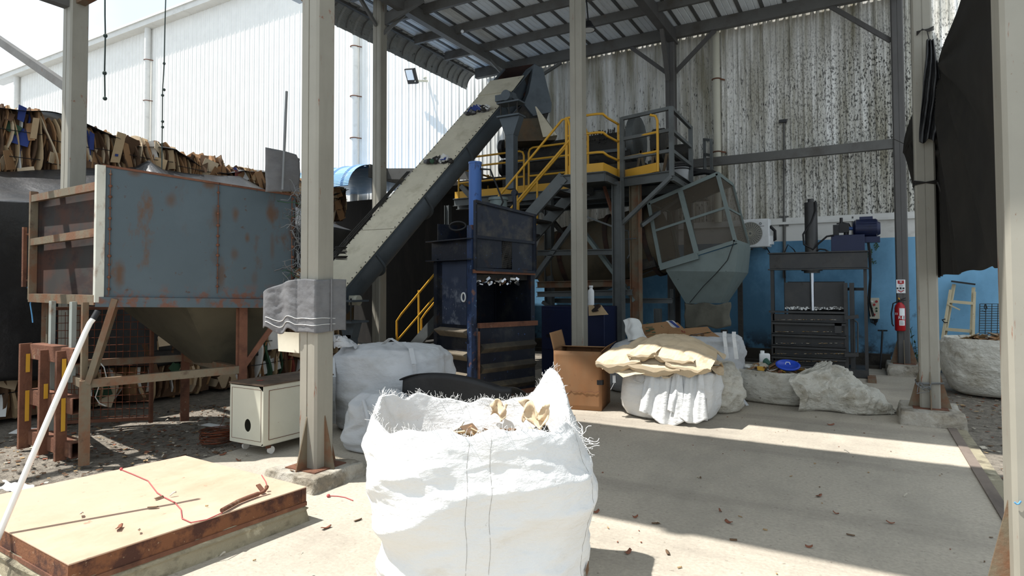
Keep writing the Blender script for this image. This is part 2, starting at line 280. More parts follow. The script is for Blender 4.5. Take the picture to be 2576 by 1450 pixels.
# ================================================================ SETTING
WY = 13.6
def org0(o):                      # keep object coordinates equal to place coordinates (used by zoned materials)
    d = o.location.copy()
    for v in o.data.vertices: v.co += d
    o.location = (0, 0, 0); return o
b = MB(); b.bb((-5.3, -4, -.2), (.79, WY, 0)); org0(struct(b, 'floor', concrete, 'pale worn concrete floor slab of the shed'))
b = MB()
def gfun(u, v):
    x = -44+34.6*u*1. if False else -44+u*54; y = -5+v*19.4
    return V((x, y, -.035+.02*noise.noise(V((x*1.3, y*1.3, 0)))))
b.grid(gfun, 160, 60); struct(b, 'ground', gravel, 'gritty littered yard ground around the slab')
b = MB(); b.bb((.79, -4, -.15), (.87, 12.6, .012)); struct(b, 'trim_1', kerb, 'dark concrete edge strip along the right side of the slab')
b = MB(); b.bb((.87, 3, -.15), (.96, 9.2, .002)); struct(b, 'trim_5', oldconc, 'broken pale mortar edge beside the dark edge strip')
# back wall: corrugated panels over a white and blue rendered base
b = MB(); XL, XR = -35.4, 9.; z0, z1 = 2.84, 11.75
prof = []; x = XL; pit = .25
while x < XR:
    prof += [(x, 0), (x+.085, 0), (x+.10, -.012), (x+.12, -.012), (x+.135, 0), (x+.185, 0), (x+.205, -.024), (x+.228, -.024)]; x += pit
vs = []
for (px_, dy) in prof: vs += [(px_, WY-.02+dy, z0), (px_, WY-.02+dy, z1)]
b.add(vs, [(2*i, 2*i+2, 2*i+3, 2*i+1) for i in range(len(prof)-1)]); b.bb((XL, WY, z0), (XR, WY+.15, z1))
org0(struct(b, 'wall_back', panel, 'tall white corrugated metal wall of the warehouse, mould stained on the right'))
b = MB(); b.bb((XL, WY-.03, 2.46), (XR, WY+.15, z0)); org0(struct(b, 'wall_back_band', wallwhite, 'white painted masonry band under the metal panels'))
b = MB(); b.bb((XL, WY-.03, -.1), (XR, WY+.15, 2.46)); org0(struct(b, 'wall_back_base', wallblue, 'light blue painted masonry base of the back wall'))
b = MB(); b.bb((XL, WY-.09, 2.80), (XR, WY-.02, 2.85)); b.bb((XL, WY-.06, 2.85), (XR, WY-.02, 2.93)); struct(b, 'trim_2', wallwhite, 'drip trim along the foot of the metal panels')
b = MB(); b.bb((-8, WY-.16, -.05), (.45, WY-.03, .26)); b.bb((-8, WY-.34, -.05), (.3, WY-.16, .05)); struct(b, 'baseboard_back', walldirt, 'dirty plinth at the foot of the blue wall')
b = MB(); b.bb((-37.3, WY-.4, 11.68), (XR, WY+.1, 11.93)); b.bb((-37.3, WY-.46, 11.88), (XR, WY-.36, 11.96)); struct(b, 'trim_3', wallwhite, 'white eaves gutter along the top of the warehouse wall')
# downpipes
for i, (px_, yb, yt, lb, ring) in enumerate(((892, 500, -300, 'white downpipe with rusty clips on the sunlit wall behind the hoisted conveyor', (118, 243, 348)), (370, 350, 76, 'white downpipe on the sunlit wall above the cardboard bales', (152, 254)), (41, 260, 200, 'white downpipe at the far left corner of the warehouse', ()), (1802, 420, -60, 'cream downpipe on the mould stained wall above the steel beam', (200, 383)))):
    p = PY(px_, (yb+yt)/2, WY-.17); r = .11 if i != 3 else .075; ztop = 11.7; zb = 2.9
    t = thing('downpipe', lb, 'pipe', (p.x, WY-.17-r, zb))
    q = MB(); q.cyl((p.x, WY-.17, zb), (p.x, WY-.17, ztop), r, None, 16); q.build('pipe', wallwhite if i != 3 else cabm, t)
    for ry in ring:
        zz = PY(px_, ry, WY-.17).z; q = MB(); q.tube(arc((p.x, WY-.17, zz), r+.012, math.pi, 2*math.pi, 10, (1, 0, 0), (0, 1, 0)), .014, 6)
        q.bar((p.x+r, WY-.17, zz), (p.x+r+.07, WY-.05, zz), .02, .03); tag(q.build('pipe_clip', rust, t), 'rusty clip')
# ---------------------------------------------------------------- canopy
RZ = 7.1
def roof_sheets(x0, x1, y0, y1, name, label):
    t = thing(name, label, 'roof', ((x0+x1)/2, (y0+y1)/2, RZ-.05))
    q = MB(); prof = []; x = x0
    while x < x1-.3:
        prof += [(x, 0), (x+.10, 0), (x+.11, .012), (x+.125, 0), (x+.22, 0), (x+.235, .012), (x+.25, 0), (x+.33, 0), (x+.35, .05), (x+.39, .05)]; x += .41
    prof.append((x, 0)); vs = []
    for a, z in prof: vs += [(a, y0, RZ+z), (a, y1, RZ+z)]
    q.add(vs, [(2*i, 2*i+1, 2*i+3, 2*i+2) for i in range(len(prof)-1)]); q.build('corrugated_sheets', roofm, t, solid=.006)
    q = MB(); x = x0
    while x < x1-.3: q.bb((x+.335, y0, RZ-.012), (x+.40, y1, RZ-.004)); x += .41
    q.build('rib_straps', roofdark, t); return t
roof = roof_sheets(-8.55, .9, 5.22, 13.56, 'canopy_roof', 'grey metal sheet canopy roof over the machines, seen from below')
q = MB(); q.bb((-1.55, 4.45, 7.10), (1.6, 5.24, 7.12)); q.build('filler_sheet', roofm, roof)  # unseen sheet added to keep the sun strip off the black tarp
q = MB(); q.bb((-10.4, 5.22, 7.10), (-8.5, 7.35, 7.12)); q.bb((-9.45, 7.35, 7.10), (-8.5, 8.17, 7.12)); q.build('side_sheet', roofm, roof)  # unseen roof pieces added to shade the conveyor cover
roof2 = roof_sheets(-9.7, 1.6, 1.87, 4.47, 'canopy_roof', 'front strip of canopy roof above the entrance columns')
# curved crimped gable sheets on the left edge
q = MB(); n = 12; yy0, yy1 = 7.95, 13.1
gc = V((-8.48, 0, 6.72)); R0 = .355
for k in range(n):
    ya = yy0+(yy1-yy0)*k/n; yb = yy0+(yy1-yy0)*(k+1)/n
    def cf(u, v, ya=ya, yb=yb, k=k):
        a = math.pi/2+v*math.radians(88); y = ya+(yb-ya+.03)*u
        rr = R0+(.026 if (u > .42 and u < .58) else 0)+(.006 if int(v*60) % 2 else 0)+.012*(u if k % 3 else 0)
        return (gc.x+rr*math.cos(a)*(1.05), y, gc.z+rr*math.sin(a)-.05*v*v)
    q.grid(cf, 12, 60, 0, False)
o = q.build('curved_edge_sheets', crimp, roof, solid=.004)
q = MB()
for k in range(n+1):
    ya = yy0+(yy1-yy0)*k/n; pts = [V((gc.x+(R0-.015)*1.05*math.cos(a), ya, gc.z+(R0-.015)*math.sin(a))) for a in [math.pi/2+math.radians(88)*i/14 for i in range(15)]]
    q.tube(pts, .012, 5)
q.build('edge_seams', steel, roof)
q = MB(); q.bb((-8.62, 8.15, 7.02), (-8.55, 13.1, 7.09)); q.build('edge_angle', steel, roof)
# beams
def beam(name, p0, p1, w, h, label, m=steel, kind='i'):
    q = MB(); (q.ibeam if kind == 'i' else q.chan if kind == 'c' else q.bar)(p0, p1, w, h) if kind != 'c' else q.chan(p0, p1, w, h)
    return tag(q.build(name, m), label, 'beam')
fr = V
beam('roof_beam', (-8.45, 12.95, 6.97), (1.2, 12.95, 6.97), .12, .24, 'long steel beam along the back wall under the canopy roof', steel, 'b')
for i, (Yp, xl) in enumerate(((11.62, -8.45), (10.5, -8.45), (9.4, -8.3), (8.3, -8.2), (7.1, -8.2), (6.1, -8.2))):
    beam('roof_purlin', (xl, Yp, 6.99), (.8, Yp, 6.99), .07, .18, ['steel purlin nearest the back wall, its end standing free at the curved roof edge', 'second steel purlin from the back wall under the canopy', 'third steel purlin from the back wall, level with the slim column', 'fourth steel purlin at the top edge of the picture', 'roof purlin over the blue press', 'foremost purlin of the rear canopy'][i], steel, 'b')
beam('roof_beam', (-7.42, 5.3, 6.86), (-7.42, 13.05, 6.86), .14, .22, 'heavy steel beam running to the wall near the curved roof edge', steel, 'b')
beam('roof_beam', (-3.42, 5.3, 6.88), (-3.42, 13.05, 6.88), .16, .26, 'grimy heavy steel beam running to the wall above the yellow railings', coldark, 'b')
beam('roof_beam', (.62, 5.3, 6.85), (.62, 13.05, 6.85), .14, .24, 'steel beam along the right edge of the canopy roof', steel, 'b')
for Yp in (1.95, 3.6, 4.4): beam('roof_purlin', (-9.7, Yp, 6.98), (1.6, Yp, 6.98), .08, .18, {1.95: 'front edge purlin of the entrance canopy', 3.6: 'purlin above the front column row', 4.4: 'rear purlin of the entrance canopy'}[Yp], steel, 'b')
for xx in (-8.25, -3.93, .68): beam('roof_beam', (xx, 1.9, 6.86), (xx, 4.46, 6.86), .12, .2, {-8.25: 'short beam tying the left front column to the rear canopy', -3.93: 'short beam tying the middle front column to the rear canopy', .68: 'short beam tying the right front column to the rear canopy'}[xx], steel, 'b')
q = MB(); q.bb((-3.4, 12.84, 4.02), (.56, 12.96, 4.19)); tag(q.build('wall_girt', steel), 'horizontal grey steel beam across the mouldy wall panels', 'beam')
# braces under roof
def brace(p0, p1, w, h, label, m=steel):
    q = MB(); q.bar(p0, p1, w, h); return tag(q.build('knee_brace', m), label, 'brace')
brace((-3.52, 12.95, 6.1), (-4.35, 12.95, 6.85), .06, .08, 'left diagonal brace on the dark wall column', coldark)
brace((-3.40, 12.95, 6.1), (-2.55, 12.95, 6.85), .06, .08, 'right diagonal brace on the dark wall column', coldark)
brace((.54, 12.95, 6.0), (-.42, 12.95, 6.86), .06, .08, 'diagonal brace in the top right corner of the mouldy wall', coldark)
brace((-3.47, 12.7, 5.9), (-3.42, 12.1, 6.8), .08, .1, 'thick diagonal brace rising toward the viewer from the dark wall column', coldark)
brace((-7.42, 11.85, 6.86), PY(1268, 190, 12.1), .05, .06, 'short hanging brace from the roof beam to the conveyor top')
brace(PY(1362, 190, 12.9), PY(1412, 158, 12.9), .06, .06, 'short diagonal brace behind the conveyor head')
# ---------------------------------------------------------------- columns
def column(x, y, s, top, m, label, plh, plsz, zb, gus=.42, group=None):
    t = thing('steel_column', label, 'column', (x, y, 0))
    q = MB(); h = s/2; c = .018
    pts = [(-h+c, -h), (-.006, -h), (-.006, -h+.006), (.006, -h+.006), (.006, -h), (h-c, -h), (h, -h+c), (h, h-c), (h-c, h), (.006, h), (0, h-.006), (-.006, h), (-h+c, h), (-h, h-c), (-h, -h+c)]
    q.prof((x, y, zb), (x, y, top), pts, (0, 1, 0)); q.build('shaft', m, t)
    for k, (dx, dy) in enumerate(((1, 0), (-1, 0), (0, 1), (0, -1))):
        q = MB(); a = V((x+dx*h, y+dy*h, zb)); n = V((-dy, dx, 0))*.006
        q.prism([a-n, a+V((dx, dy, 0))*.11-n, a+V((0, 0, gus))-n], n*2); tag(q.build('gusset', rustpaint, t), 'rusty gusset plate')
    if plh:
        q = MB(); w2, d2, hh = plsz[0], plsz[1], zb
        def pf(a, b):
            # rough block: side wrap then top
            ang = 2*math.pi*a; cx, sy = math.cos(ang), math.sin(ang); k = 1/max(abs(cx), abs(sy))
            if b < .7: rr, zz = 1.0-.07*(b/.7)**3, -.03+(hh+.03)*b/.7
            else: rr, zz = .93*(1-(b-.7)/.3), hh
            p = V((x+cx*k*w2*rr, y+sy*k*d2*rr, zz)); d = noise.noise(p*7)*.03+noise.noise(p*19)*.012
            return p+V((cx*d, sy*d, (noise.noise(p*9)*.008 if b < .75 else 0)))
        q.grid(pf, 72, 30, 0, True, True); tag(q.build('concrete_plinth', plinth_m, t), 'chipped whitewashed concrete plinth')
    q = MB(); q.bb((x-.17, y-.17, zb-.004), (x+.17, y+.17, zb+.008)); tag(q.build('base_plate', rust, t), 'rusty base plate')
    return t
c2 = column(-3.93, 3.60, .2, 7., colm, 'big pale grey steel column in front with grey cloth tied round it', .11, (.29, .29), .11)
c1 = column(-8.25, 3.74, .2, 7., colm, 'pale grey steel column at far left behind the steel bin', 0, (0, 0), 0)
c3 = column(-7.87, 8.72, .2, 7., colm, 'slim grey column standing behind the inclined conveyor', 0, (0, 0), 0)
c4 = column(-3.74, 8.6, .2, 6.9, colm, 'grey rust-speckled column in front of the yellow platform railings', 0, (0, 0), 0)
c7 = column(.665, 8.62, .2, 6.9, colm, 'grey column beside the black tarp, wire tied at its foot', .15, (.31, .42), .15)
c8 = column(.665, 3.52, .22, 7., colm, 'nearest column at the right edge of the picture, rust streaked', .12, (.3, .3), .12, .5)
c5 = column(-3.47, 12.95, .2, 6.86, coldark, 'dark column on the wall behind the platform', 0, (0, 0), 0)
c6 = column(.63, 12.9, .19, 6.9, coldark, 'dark column on the wall carrying the fire extinguisher', .17, (.27, .5), .17)
# low frame at the front left column (beams seen at the top left corner)
q = MB(); q.bar((-8.25, 3.74, 5.06), (-6.2, 3.74, 5.14), .1, .12); tag(q.build('tie_beam', rustpaint), 'rusty beam leaving the top of the far left column to the right', 'beam')
q = MB(); q.bar((-8.25, 3.7, 5.02), (-8.25, .4, 5.02), .12, .14); tag(q.build('tie_beam', steel), 'dark beam leaving the top of the far left column toward the viewer', 'beam')
q = MB(); q.bar((-8.35, 3.74, 4.0), (-10.9, 3.74, 5.3), .09, .1); tag(q.build('knee_brace', steel), 'grey diagonal brace rising left from the far left column', 'brace')
q = MB(); q.bar(PX(800, 22, -3.98), PX(755, -18, -4.25), .07, .07); tag(q.build('knee_brace', rustpaint), 'short rusty brace at the top of the big front column', 'brace')
for a, b_, lb in (((-7.87, 8.62, 6.5), (-7.87, 8.05, 6.95), 'thin dark brace on the viewer side of the slim column'), ((-7.8, 8.72, 6.35), (-7.45, 9.05, 6.85), 'thick brace joining the slim column to the roof beam')):
    q = MB(); q.bar(a, b_, .05, .06); tag(q.build('knee_brace', steel), lb, 'brace')
q = MB(); q.bar((-7.87, 8.75, 6.6), (-7.0, 8.9, 6.95), .06, .2); tag(q.build('bracket_beam', steel), 'deep bracket between slim column and roof beam', 'beam')
# lamp hanging behind column
p = PY(1480, 76, 9.2); t = thing('hanging_lamp', 'round dark pendant lamp hanging behind the rust-speckled column', 'lamp', p)
q = MB(); q.lathe([(.02, .16), (.05, .14), (.075, .09), (.12, .02), (.12, 0), (.105, 0)], p, n=24); q.build('lamp_shade', blackp, t)
q = MB(); q.cyl(p+V((0, 0, .0)), p+V((0, 0, .015)), .1, None, 24); q.build('lamp_glass', glass, t)
q = MB(); q.tube([p+V((0, 0, .15)), p+V((-.03, 0, .5)), p+V((-.02, 0, 1.2))], .012, 6); q.build('cord', blackd, t)
# bulb on beam and thin wire
q = MB(); q.ball(PY(1163, 79, 10.3), .035); tag(q.build('light_bulb', glass), 'small bulb under the heavy roof beam near the curved edge', 'bulb')
# floodlight on wall
p = PY(1060, 200, WY-.2); t = thing('floodlight', 'black framed floodlight on the sunlit wall', 'lamp', p)
ax = V((.80, -.6, 0)).normalized(); f = V((-.25, -.85, -.45)).normalized(); rx = f.cross(V((0, 0, 1))).normalized(); uz = rx.cross(f)
Rm = Matrix((rx, f, uz)).transposed(); Rm = Rm @ Matrix.Rotation(math.radians(-12), 3, 'Y')
c = p+V((-.17, -.22, .06)); q = MB(); q.box(c, (.40, .08, .42), Rm); q.build('housing', blackp, t, bevel=.01)
q = MB(); q.box(c+Rm @ V((.0, .045, .04)), (.28, .02, .27), Rm); q.build('glass', glass, t)
q = MB(); q.bar(c+V((.12, 0, -.16)), p+V((.1, .15, -.02)), .05, .05); q.ball(p+V((.13, .0, .02)), .05); q.build('bracket', cabm, t)
# hanging ropes
for pts, lb, kn in (([(264, -40), (264, 40), (265, 90), (263, 180), (264, 248)], 'short thick rope hanging in the sky with knots', (90, 184, 248)), ([(418, -40), (415, 60), (413, 160), (409, 228), (408, 330), (407, 425)], 'long thin knotted rope hanging down to the steel bin', (160, 226, 240, 306, 320))):
    Yr = 4.6 if len(kn) == 3 else 4.0
    P3 = [PY(x, y, Yr) for x, y in pts]; q = MB(); q.tube(P3, .011 if len(kn) == 3 else .007, 6)
    for k in kn:
        x = [a for a in pts if a[1] <= k][-1][0]; q.ball(PY(x, k, Yr), .03 if len(kn) == 3 else .017, 8)
    tag(q.build('hanging_rope', ropem), lb, 'rope')
# low shed with blue curved roof against the wall
t = thing('lean_to_shed', 'low dark shed with curved blue roof edge against the warehouse wall', 'shed', (-11.5, 12, 0))
q = MB(); k = 0
for i in range(9):
    xa = -13.4+i*.41
    def cf(u, v, xa=xa):
        a = math.radians(90+v*85); rr = .62+(.03 if .4 < u < .6 else 0)+(.006 if int(v*50) % 2 else 0)
        return (xa+.41*u, 10.5+rr*1.2*math.cos(a), 3.72+rr*math.sin(a))
    q.grid(cf, 10, 50, 0, False)
q.build('curved_roof_edge', shedblue, t, solid=.004)
q = MB(); q.bb((-13.4, 10.5, 4.3), (-9.72, WY-.1, 4.34)); q.build('roof_sheets', shedblue, t)
q = MB(); q.bar((-9.7, 10.4, 4.2), (-9.7, WY-.1, 4.2), .05, .3); q.bar((-9.7, 11, 4.22), (-7.4, 11.6, 4.1), .04, .26); q.build('fascia', steel, t)
q = MB(); q.bb((-13.6, 12.6, 0), (-6.9, 12.7, 3.95)); q.bb((-9.7, 11.6, 3.9), (-6.9, 12.7, 4.0)); q.build('shade_boards', mat('shed_shade_dark', (30, 28, 26), .95, 0, [((48, 45, 40), 2, .5, .7, (3, 1, .4), .6)]), t)  # near-black boards stand in for the unlit shed interior, shade as colour
for xq in (-13.3, -9.8):
    q = MB(); q.bb((xq, 10.6, 0), (xq+.1, 10.7, 4.2)); q.build('post', steel, t)
# ================================================================ LEFT SIDE
BM = [cardb, cardl, cardd, paperw, paperb, paperg, kraft, papery, paperr]
def bale(x0, x1, y0, y1, z0, z1, sd, label, n=24, wts=(30, 22, 26, 9, 4, 2, 16, .7, 1.2), group=None, lean=.0):
    """pressed bale of flattened cartons, sheets standing across the Y direction; its face looks toward +X"""
    r = random.Random(sd); t = thing('cardboard_bale', label, 'bale', ((x0+x1)/2, (y0+y1)/2, z0), group)
    q = MB(); q.bb((x0, y0+.03, z0+.02), (x1-.10, y1-.03, z1-.08), 2); y = y0
    L = (y1-y0)/n
    for i in range(n):
        y = y0+L*(i+.5); th = r.uniform(.3, .75)*L; mi = r.choices(range(9), wts)[0]
        if r.random() < .25: y += r.uniform(-.03, .03)
        ph = r.uniform(0, 6); am = r.uniform(.01, .05); fx = x1+r.uniform(-.09, .05); hz = z1+r.uniform(-.10, .05); lo = z0+r.uniform(-.02, .08)
        ln = lean+r.uniform(-.04, .04)+.07*math.sin(i*.5+sd); bw = r.uniform(-.06, .06)
        def sh(u, v, s_, y=y, th=th, ph=ph, am=am, fx=fx, hz=hz, lo=lo, ln=ln, bw=bw):
            z = lo+(hz-lo)*v; xx = x1-.45+(fx-x1+.45)*u+.03*math.sin(v*5+ph)*u
            return V((xx-.10*u*(2*v-1)**4, y+s_*th/2+ln*(v-.5)+am*math.sin(v*6+ph)+bw*u*math.sin(v*3.1), z+.03*math.sin(ph*3+u*4)*v))
        nu, nv = 3, 9; vs = [sh(a/nu, b/nv, s_) for s_ in (-1, 1) for b in range(nv+1) for a in range(nu+1)]; k = (nu+1)*(nv+1); fs = []
        for b in range(nv):
            for a in range(nu):
                i0 = b*(nu+1)+a; fs += [(i0, i0+1, i0+nu+2, i0+nu+1), (k+i0, k+i0+nu+1, k+i0+nu+2, k+i0+1)]
            e0 = b*(nu+1)+nu; fs.append((e0, k+e0, k+e0+nu+1, e0+nu+1))
        for a in range(nu): e = nv*(nu+1)+a; fs.append((e, e+1, k+e+1, k+e))
        q.add(vs, fs, mi)
    # loose flaps folded out over the face
    for i in range(int(n*.45)):
        y = r.uniform(y0+.05, y1-.1); zc = r.uniform(z0+.15, z1-.1); wq = r.uniform(.08, .3); hq = r.uniform(.12, .45); mi = r.choices(range(9), wts)[0]
        c = V((x1+r.uniform(-.06, .05), y, zc)); Rq = Matrix.Rotation(r.uniform(-.5, .5), 3, 'X') @ Matrix.Rotation(r.uniform(-.9, .9), 3, 'Z') @ Matrix.Rotation(r.uniform(-.35, .35), 3, 'Y')
        q.box(c, (.006, wq, hq), Rq, mi)
    q.build('pressed_cartons', BM, t)
    for k in range(2):
        zz = z0+(z1-z0)*(.33+.34*k); q = MB(); q.tube([(x1+.02, y0, zz), (x1+.035, (y0+y1)/2, zz-.02), (x1+.02, y1, zz)], .006, 5); tag(q.build('baling_wire', blackd, t), None)
    return t
ylist = [(2.4, 3.45), (3.5, 4.5), (4.55, 5.6), (5.65, 6.6), (6.65, 7.7), (7.75, 8.8), (8.85, 9.9), (9.95, 10.9)]
lbls = ['top row cardboard bale cut by the left picture edge', 'top row bale with a blue printed carton, left of the far left column', 'top row bale seen just right of the far left column, with blue and white wrapping', 'top row bale with a pale printed carton on its face', 'top row bale half hidden under black sheeting above the steel bin', 'top row bale with fanned sheets above the steel bin', 'dark top row bale left of the grey upright board', 'last top row bale behind the big front column']
for i, (a, b_) in enumerate(ylist):
    bale(-12., -10.9, a, b_, 3.15, [4.38, 4.3, 4.22, 4.2, 4.12, 4.0, 4.0, 3.95][i], 20+i, lbls[i], 26, (30, 22, 26, 9, 4, 2, 16, .7, 1.2) if i < 4 else (44, 12, 34, 3, 1, 1, 10, 0, 1), lean=[.1, .05, -.15, -.12, 0, -.3, 0, .1][i])
for i, (a, b_) in enumerate(((-.2, 1.2), (1.25, 2.35), (2.4, 3.45), (3.5, 4.6), (4.65, 5.8), (5.85, 7.0), (7.05, 8.2))):
    bale(-10.6, [-8.75, -8.75, -8.75, -8.72, -8.5, -8.4, -8.4][i], a, b_, 0, 1.05, 50+i, ['bottom row bale beyond the left picture edge', 'bottom row bale at the left picture edge under black sheeting', 'bottom row bale showing frayed sheets below the sheeting left of the rusty rack', 'bottom row bale behind the far left column', 'bottom row bale in the dark behind the wire mesh panel', 'bottom row bale in the dark behind the bin rear leg', 'bottom row bale in the dark left of the cream cabinet'][i], 22, (22, 30, 20, 16, 1, 4, 12, 0, 1))
for i, (a, b_) in enumerate(((0, 2.2), (2.3, 4.5), (4.6, 6.8), (6.9, 8.6))):
    bale(-10.7, -8.85, a, b_, 1.1, 2.5, 70+i, ['second layer bale under sheeting at the far left', 'second layer bale under sheeting behind the far left column', 'second layer bale under sheeting behind the steel bin', 'last second layer bale under sheeting behind the steel bin'][i], 14)
for i, (a, b_) in enumerate(((0, 2.6), (2.7, 5.3), (5.4, 8.0), (8.1, 10.9))):
    bale(-12.6, -10.95, a, b_, 0, 3.1, 80+i, ['rear bale stack at the far left under the top row', 'rear bale stack behind the far left column', 'rear bale stack behind the steel bin', 'rear bale stack behind the big front column'][i], 14)
# printed carton faces
def sheet(name, c, wv, hv, m, label=None, cat=None, th=.006, parent=None):
    c = V(c); wv = V(wv); hv = V(hv); n = wv.cross(hv).normalized()*th; q = MB(); q.prism([c-wv/2-hv/2, c+wv/2-hv/2, c+wv/2+hv/2, c-wv/2+hv/2], n); o = q.build(name, m, parent)
    return tag(o, label, cat)
def pxsheet(name, pts, X, m, label, cat, th=.012):
    P3 = [PX(x, y, X) for x, y in pts]; q = MB(); q.prism(P3, (-th, 0, 0)); return tag(q.build(name, m), label, cat)
pale = pxsheet('flattened_carton', [(296, 331), (318, 338), (301, 410), (278, 408)], -10.84, cardl, 'pale upright carton with a small blue square on the bale face', 'carton')
o = pxsheet('x', [(290, 387), (298, 388), (297, 394), (289, 393)], -10.825, paperb, None, None, .004)
o.name = 'printed_square'; o.parent = pale; o.location = o.location-pale.location
pxsheet('flattened_carton', [(48, 263), (68, 272), (60, 308), (44, 300)], -10.84, paperb, 'dark blue printed carton on the bale at the far left', 'carton')
pxsheet('flattened_carton', [(226, 330), (238, 338), (236, 378), (226, 376)], -10.84, paperb, 'narrow blue printed bag on the bale right of the column', 'carton')
pxsheet('flattened_carton', [(84, 296), (100, 298), (92, 350), (76, 348)], -10.84, cardl, 'pale carton with printing left of the far left column', 'carton')
# black sheeting over front bales
def tarp_top(u, v):
    y = -.4+9.1*u; kz = [(-1, 3.1), (2.5, 3.15), (3.96, 3.27), (5.34, 3.52), (5.8, 3.62), (6.03, 3.78), (6.3, 3.66), (7.0, 3.68), (7.83, 3.77), (8.4, 3.60), (9.5, 3.4)]; i = max(j for j in range(len(kz)-1) if kz[j][0] <= y); back = V((-10.75, y, kz[i][1]+(kz[i+1][1]-kz[i][1])*(y-kz[i][0])/(kz[i+1][0]-kz[i][0])))
    front = V((-8.62+.06*math.sin(y*3.1), y, 2.62+.05*math.sin(y*1.7)+.04*noise.noise(V((y*2, 0, 0)))))
    if v < .5:
        k = v/.5; p = back.lerp(front, k); fold = math.sin(math.atan2(y-6.03, (p.x+10.75)*1.0+.15)*22)*.05*min(1, 1.2*k+.1)*math.exp(-((y-6.03)/1.6)**2)
        p.z += -.10*math.sin(math.pi*k)+.02*math.sin(y*9+k*3)*math.exp(-((y-2)/2)**2)+fold+.03*noise.noise(V((y*1.1, k*4, 3)))*(1+k)
        return p
    k = (v-.5)/.5; p = V((front.x+.10*math.sin(k*2.2)+.05*noise.noise(V((y*1.6, k*2, 8)))+.05*math.sin(y*4+2*noise.noise(V((y, k, 1))))*k, y, front.z-k*(front.z-.50-.1*noise.noise(V((y*1.5, 1, 1))))))
    return p
q = MB(); q.grid(tarp_top, 240, 70); tag(q.build('black_sheeting', tarpm, solid=.006), 'black plastic sheeting draped over the lower cardboard bales', 'tarpaulin')
def tarp2(u, v):
    y = 2.4+8.6*u; base = 4.30-.03*y+.16*math.exp(-((y-4.6)/1.2)**2)-.18*max(0, math.sin((y-6.5)*2.1)) * (1 if y > 6.6 else 0)
    x = -12.1+v*1.25+.06*math.sin(y*5); return V((x, y, base+.06*math.sin(y*3)+.05*noise.noise(V((y*2, v*3, 2)))-.10*v*v+.02))
q = MB(); q.grid(tarp2, 120, 12); tag(q.build('black_sheeting', tarpm, solid=.006), 'black plastic sheeting thrown over the top row of bales', 'tarpaulin')
# ---------------------------------------------------------------- steel bin on rusty frame
A = V((-5.955, 2.935, 0)); Bc = V((-7.91, 3.22, 0)); dL = V((.41, .912, 0)).normalized(); LB = 1.72
T = thing('steel_bin', 'large blue-grey rust-stained steel bin raised on a rusty leg frame', 'bin', (A+Bc)/2)
zb, zt = 1.50, 2.69
Cc = A+dL*LB; Dc = Bc+dL*LB*1.02
up = lambda p, z: V((p.x, p.y, z))
q = MB(); n = dL.cross(V((0, 0, 1)))*.012
q.prism([up(A, zb), up(Cc, zb-.06), up(Cc, 2.56), up(A, zt)], -n); org0_ = q.build('side_panel', binm, T)
_n = dL.cross(V((0, 0, 1))).normalized()
def onpanel(x, y): d = ray(x, y); return O+d*((A-O).dot(_n)/d.dot(_n))
add_stains(binm, (84, 60, 40), [(tuple(onpanel(x, y)-T.location), (.6*rx, .6*rx, rz), k) for x, y, rx, rz, k in ((546, 540, .09, .13, .95), (592, 540, .07, .09, .8), (682, 535, .09, .15, .85), (622, 600, .05, .06, .8), (556, 690, .07, .18, .7), (590, 640, .08, .08, .6), (300, 690, .09, .16, .9), (430, 505, .10, .09, .7), (530, 465, .13, .05, .9), (340, 435, .12, .05, .8), (685, 620, .05, .18, .5), (640, 700, .06, .1, .4))])
# seam strips and bolts
for s_, zz in ((.06, 0), (.96, 0), (LB-.04, 0)):
    q = MB(); p = A+dL*s_+n*.9; q.bar(up(p, zb+.02), up(p, zt-.03-s_*.07), .012, .006, dL); q.build('weld_seam', rust, T)
r = random.Random(3)
for s_ in (.06, .96, LB-.03):
    for k in range(11):
        p = A+dL*s_+n*1.1; z = zb+.08+k*.103; q = MB(); q.ball(up(p, z+r.uniform(-.02, .02)), .013+r.uniform(0, .006), 6, 0, (1, 1, .9)); tag(q.build('bolt', rust, T), None)
q = MB(); q.prism([up(Bc, zb), up(Dc, zb-.04), up(Dc, 2.5), up(Bc, 2.62)], n); q.build('rear_panel', rustpanel, T)
ab = (A-Bc).normalized(); na = V((ab.y, -ab.x, 0))*.012
if na.dot(V((0, -1, 0))) < 0: na = -na
Ain = A-dL*-.05
q = MB(); q.prism([up(Bc+dL*.05, zb), up(A+dL*.05, zb), up(A+dL*.05, 2.50), up(Bc+dL*.05, 2.60)], -na); q.build('end_panel', rustpanel, T)
q = MB(); q.prism([up(Cc, zb-.06), up(Dc, zb-.04), up(Dc, 2.4), up(Cc, 2.4)], na); q.build('far_panel', rustpanel, T)
q = MB(); q.prism([up(A, zb-.01), up(Cc, zb-.06), up(Dc, zb-.04), up(Bc, zb-.01)], (0, 0, .01)); q.build('floor_panel', rustpanel, T)
for z in (2.56, 2.08, ):
    q = MB(); q.bar(up(Bc, z+.0)+na*2, up(A, z-.06 if z > 2.5 else z)+na*2, .05, .075); q.build('end_rib', rustpaint, T)
for p, z in ((A, zt), (Bc, 2.64)):
    q = MB(); q.bar(up(p, zb-.05)+na*1.5, up(p, z)+na*1.5, .07, .05, ab); q.build('corner_post', mat('post_white_rust', (196, 196, 184), .6, 0, [((130, 84, 52), 7, .5, .66, (1, 1, .5), .8)]) if p is A else rustpaint, T)
q = MB(); q.bar(up(A, zb-.045)-dL*.04, up(Cc, zb-.10), .06, .09); q.build('bottom_rail', binm, T)
q = MB(); q.bar(up(A, zb-.03)+na*2, up(Bc, zb-.03)+na*2, .06, .09); q.build('bottom_rail', rustpaint, T)
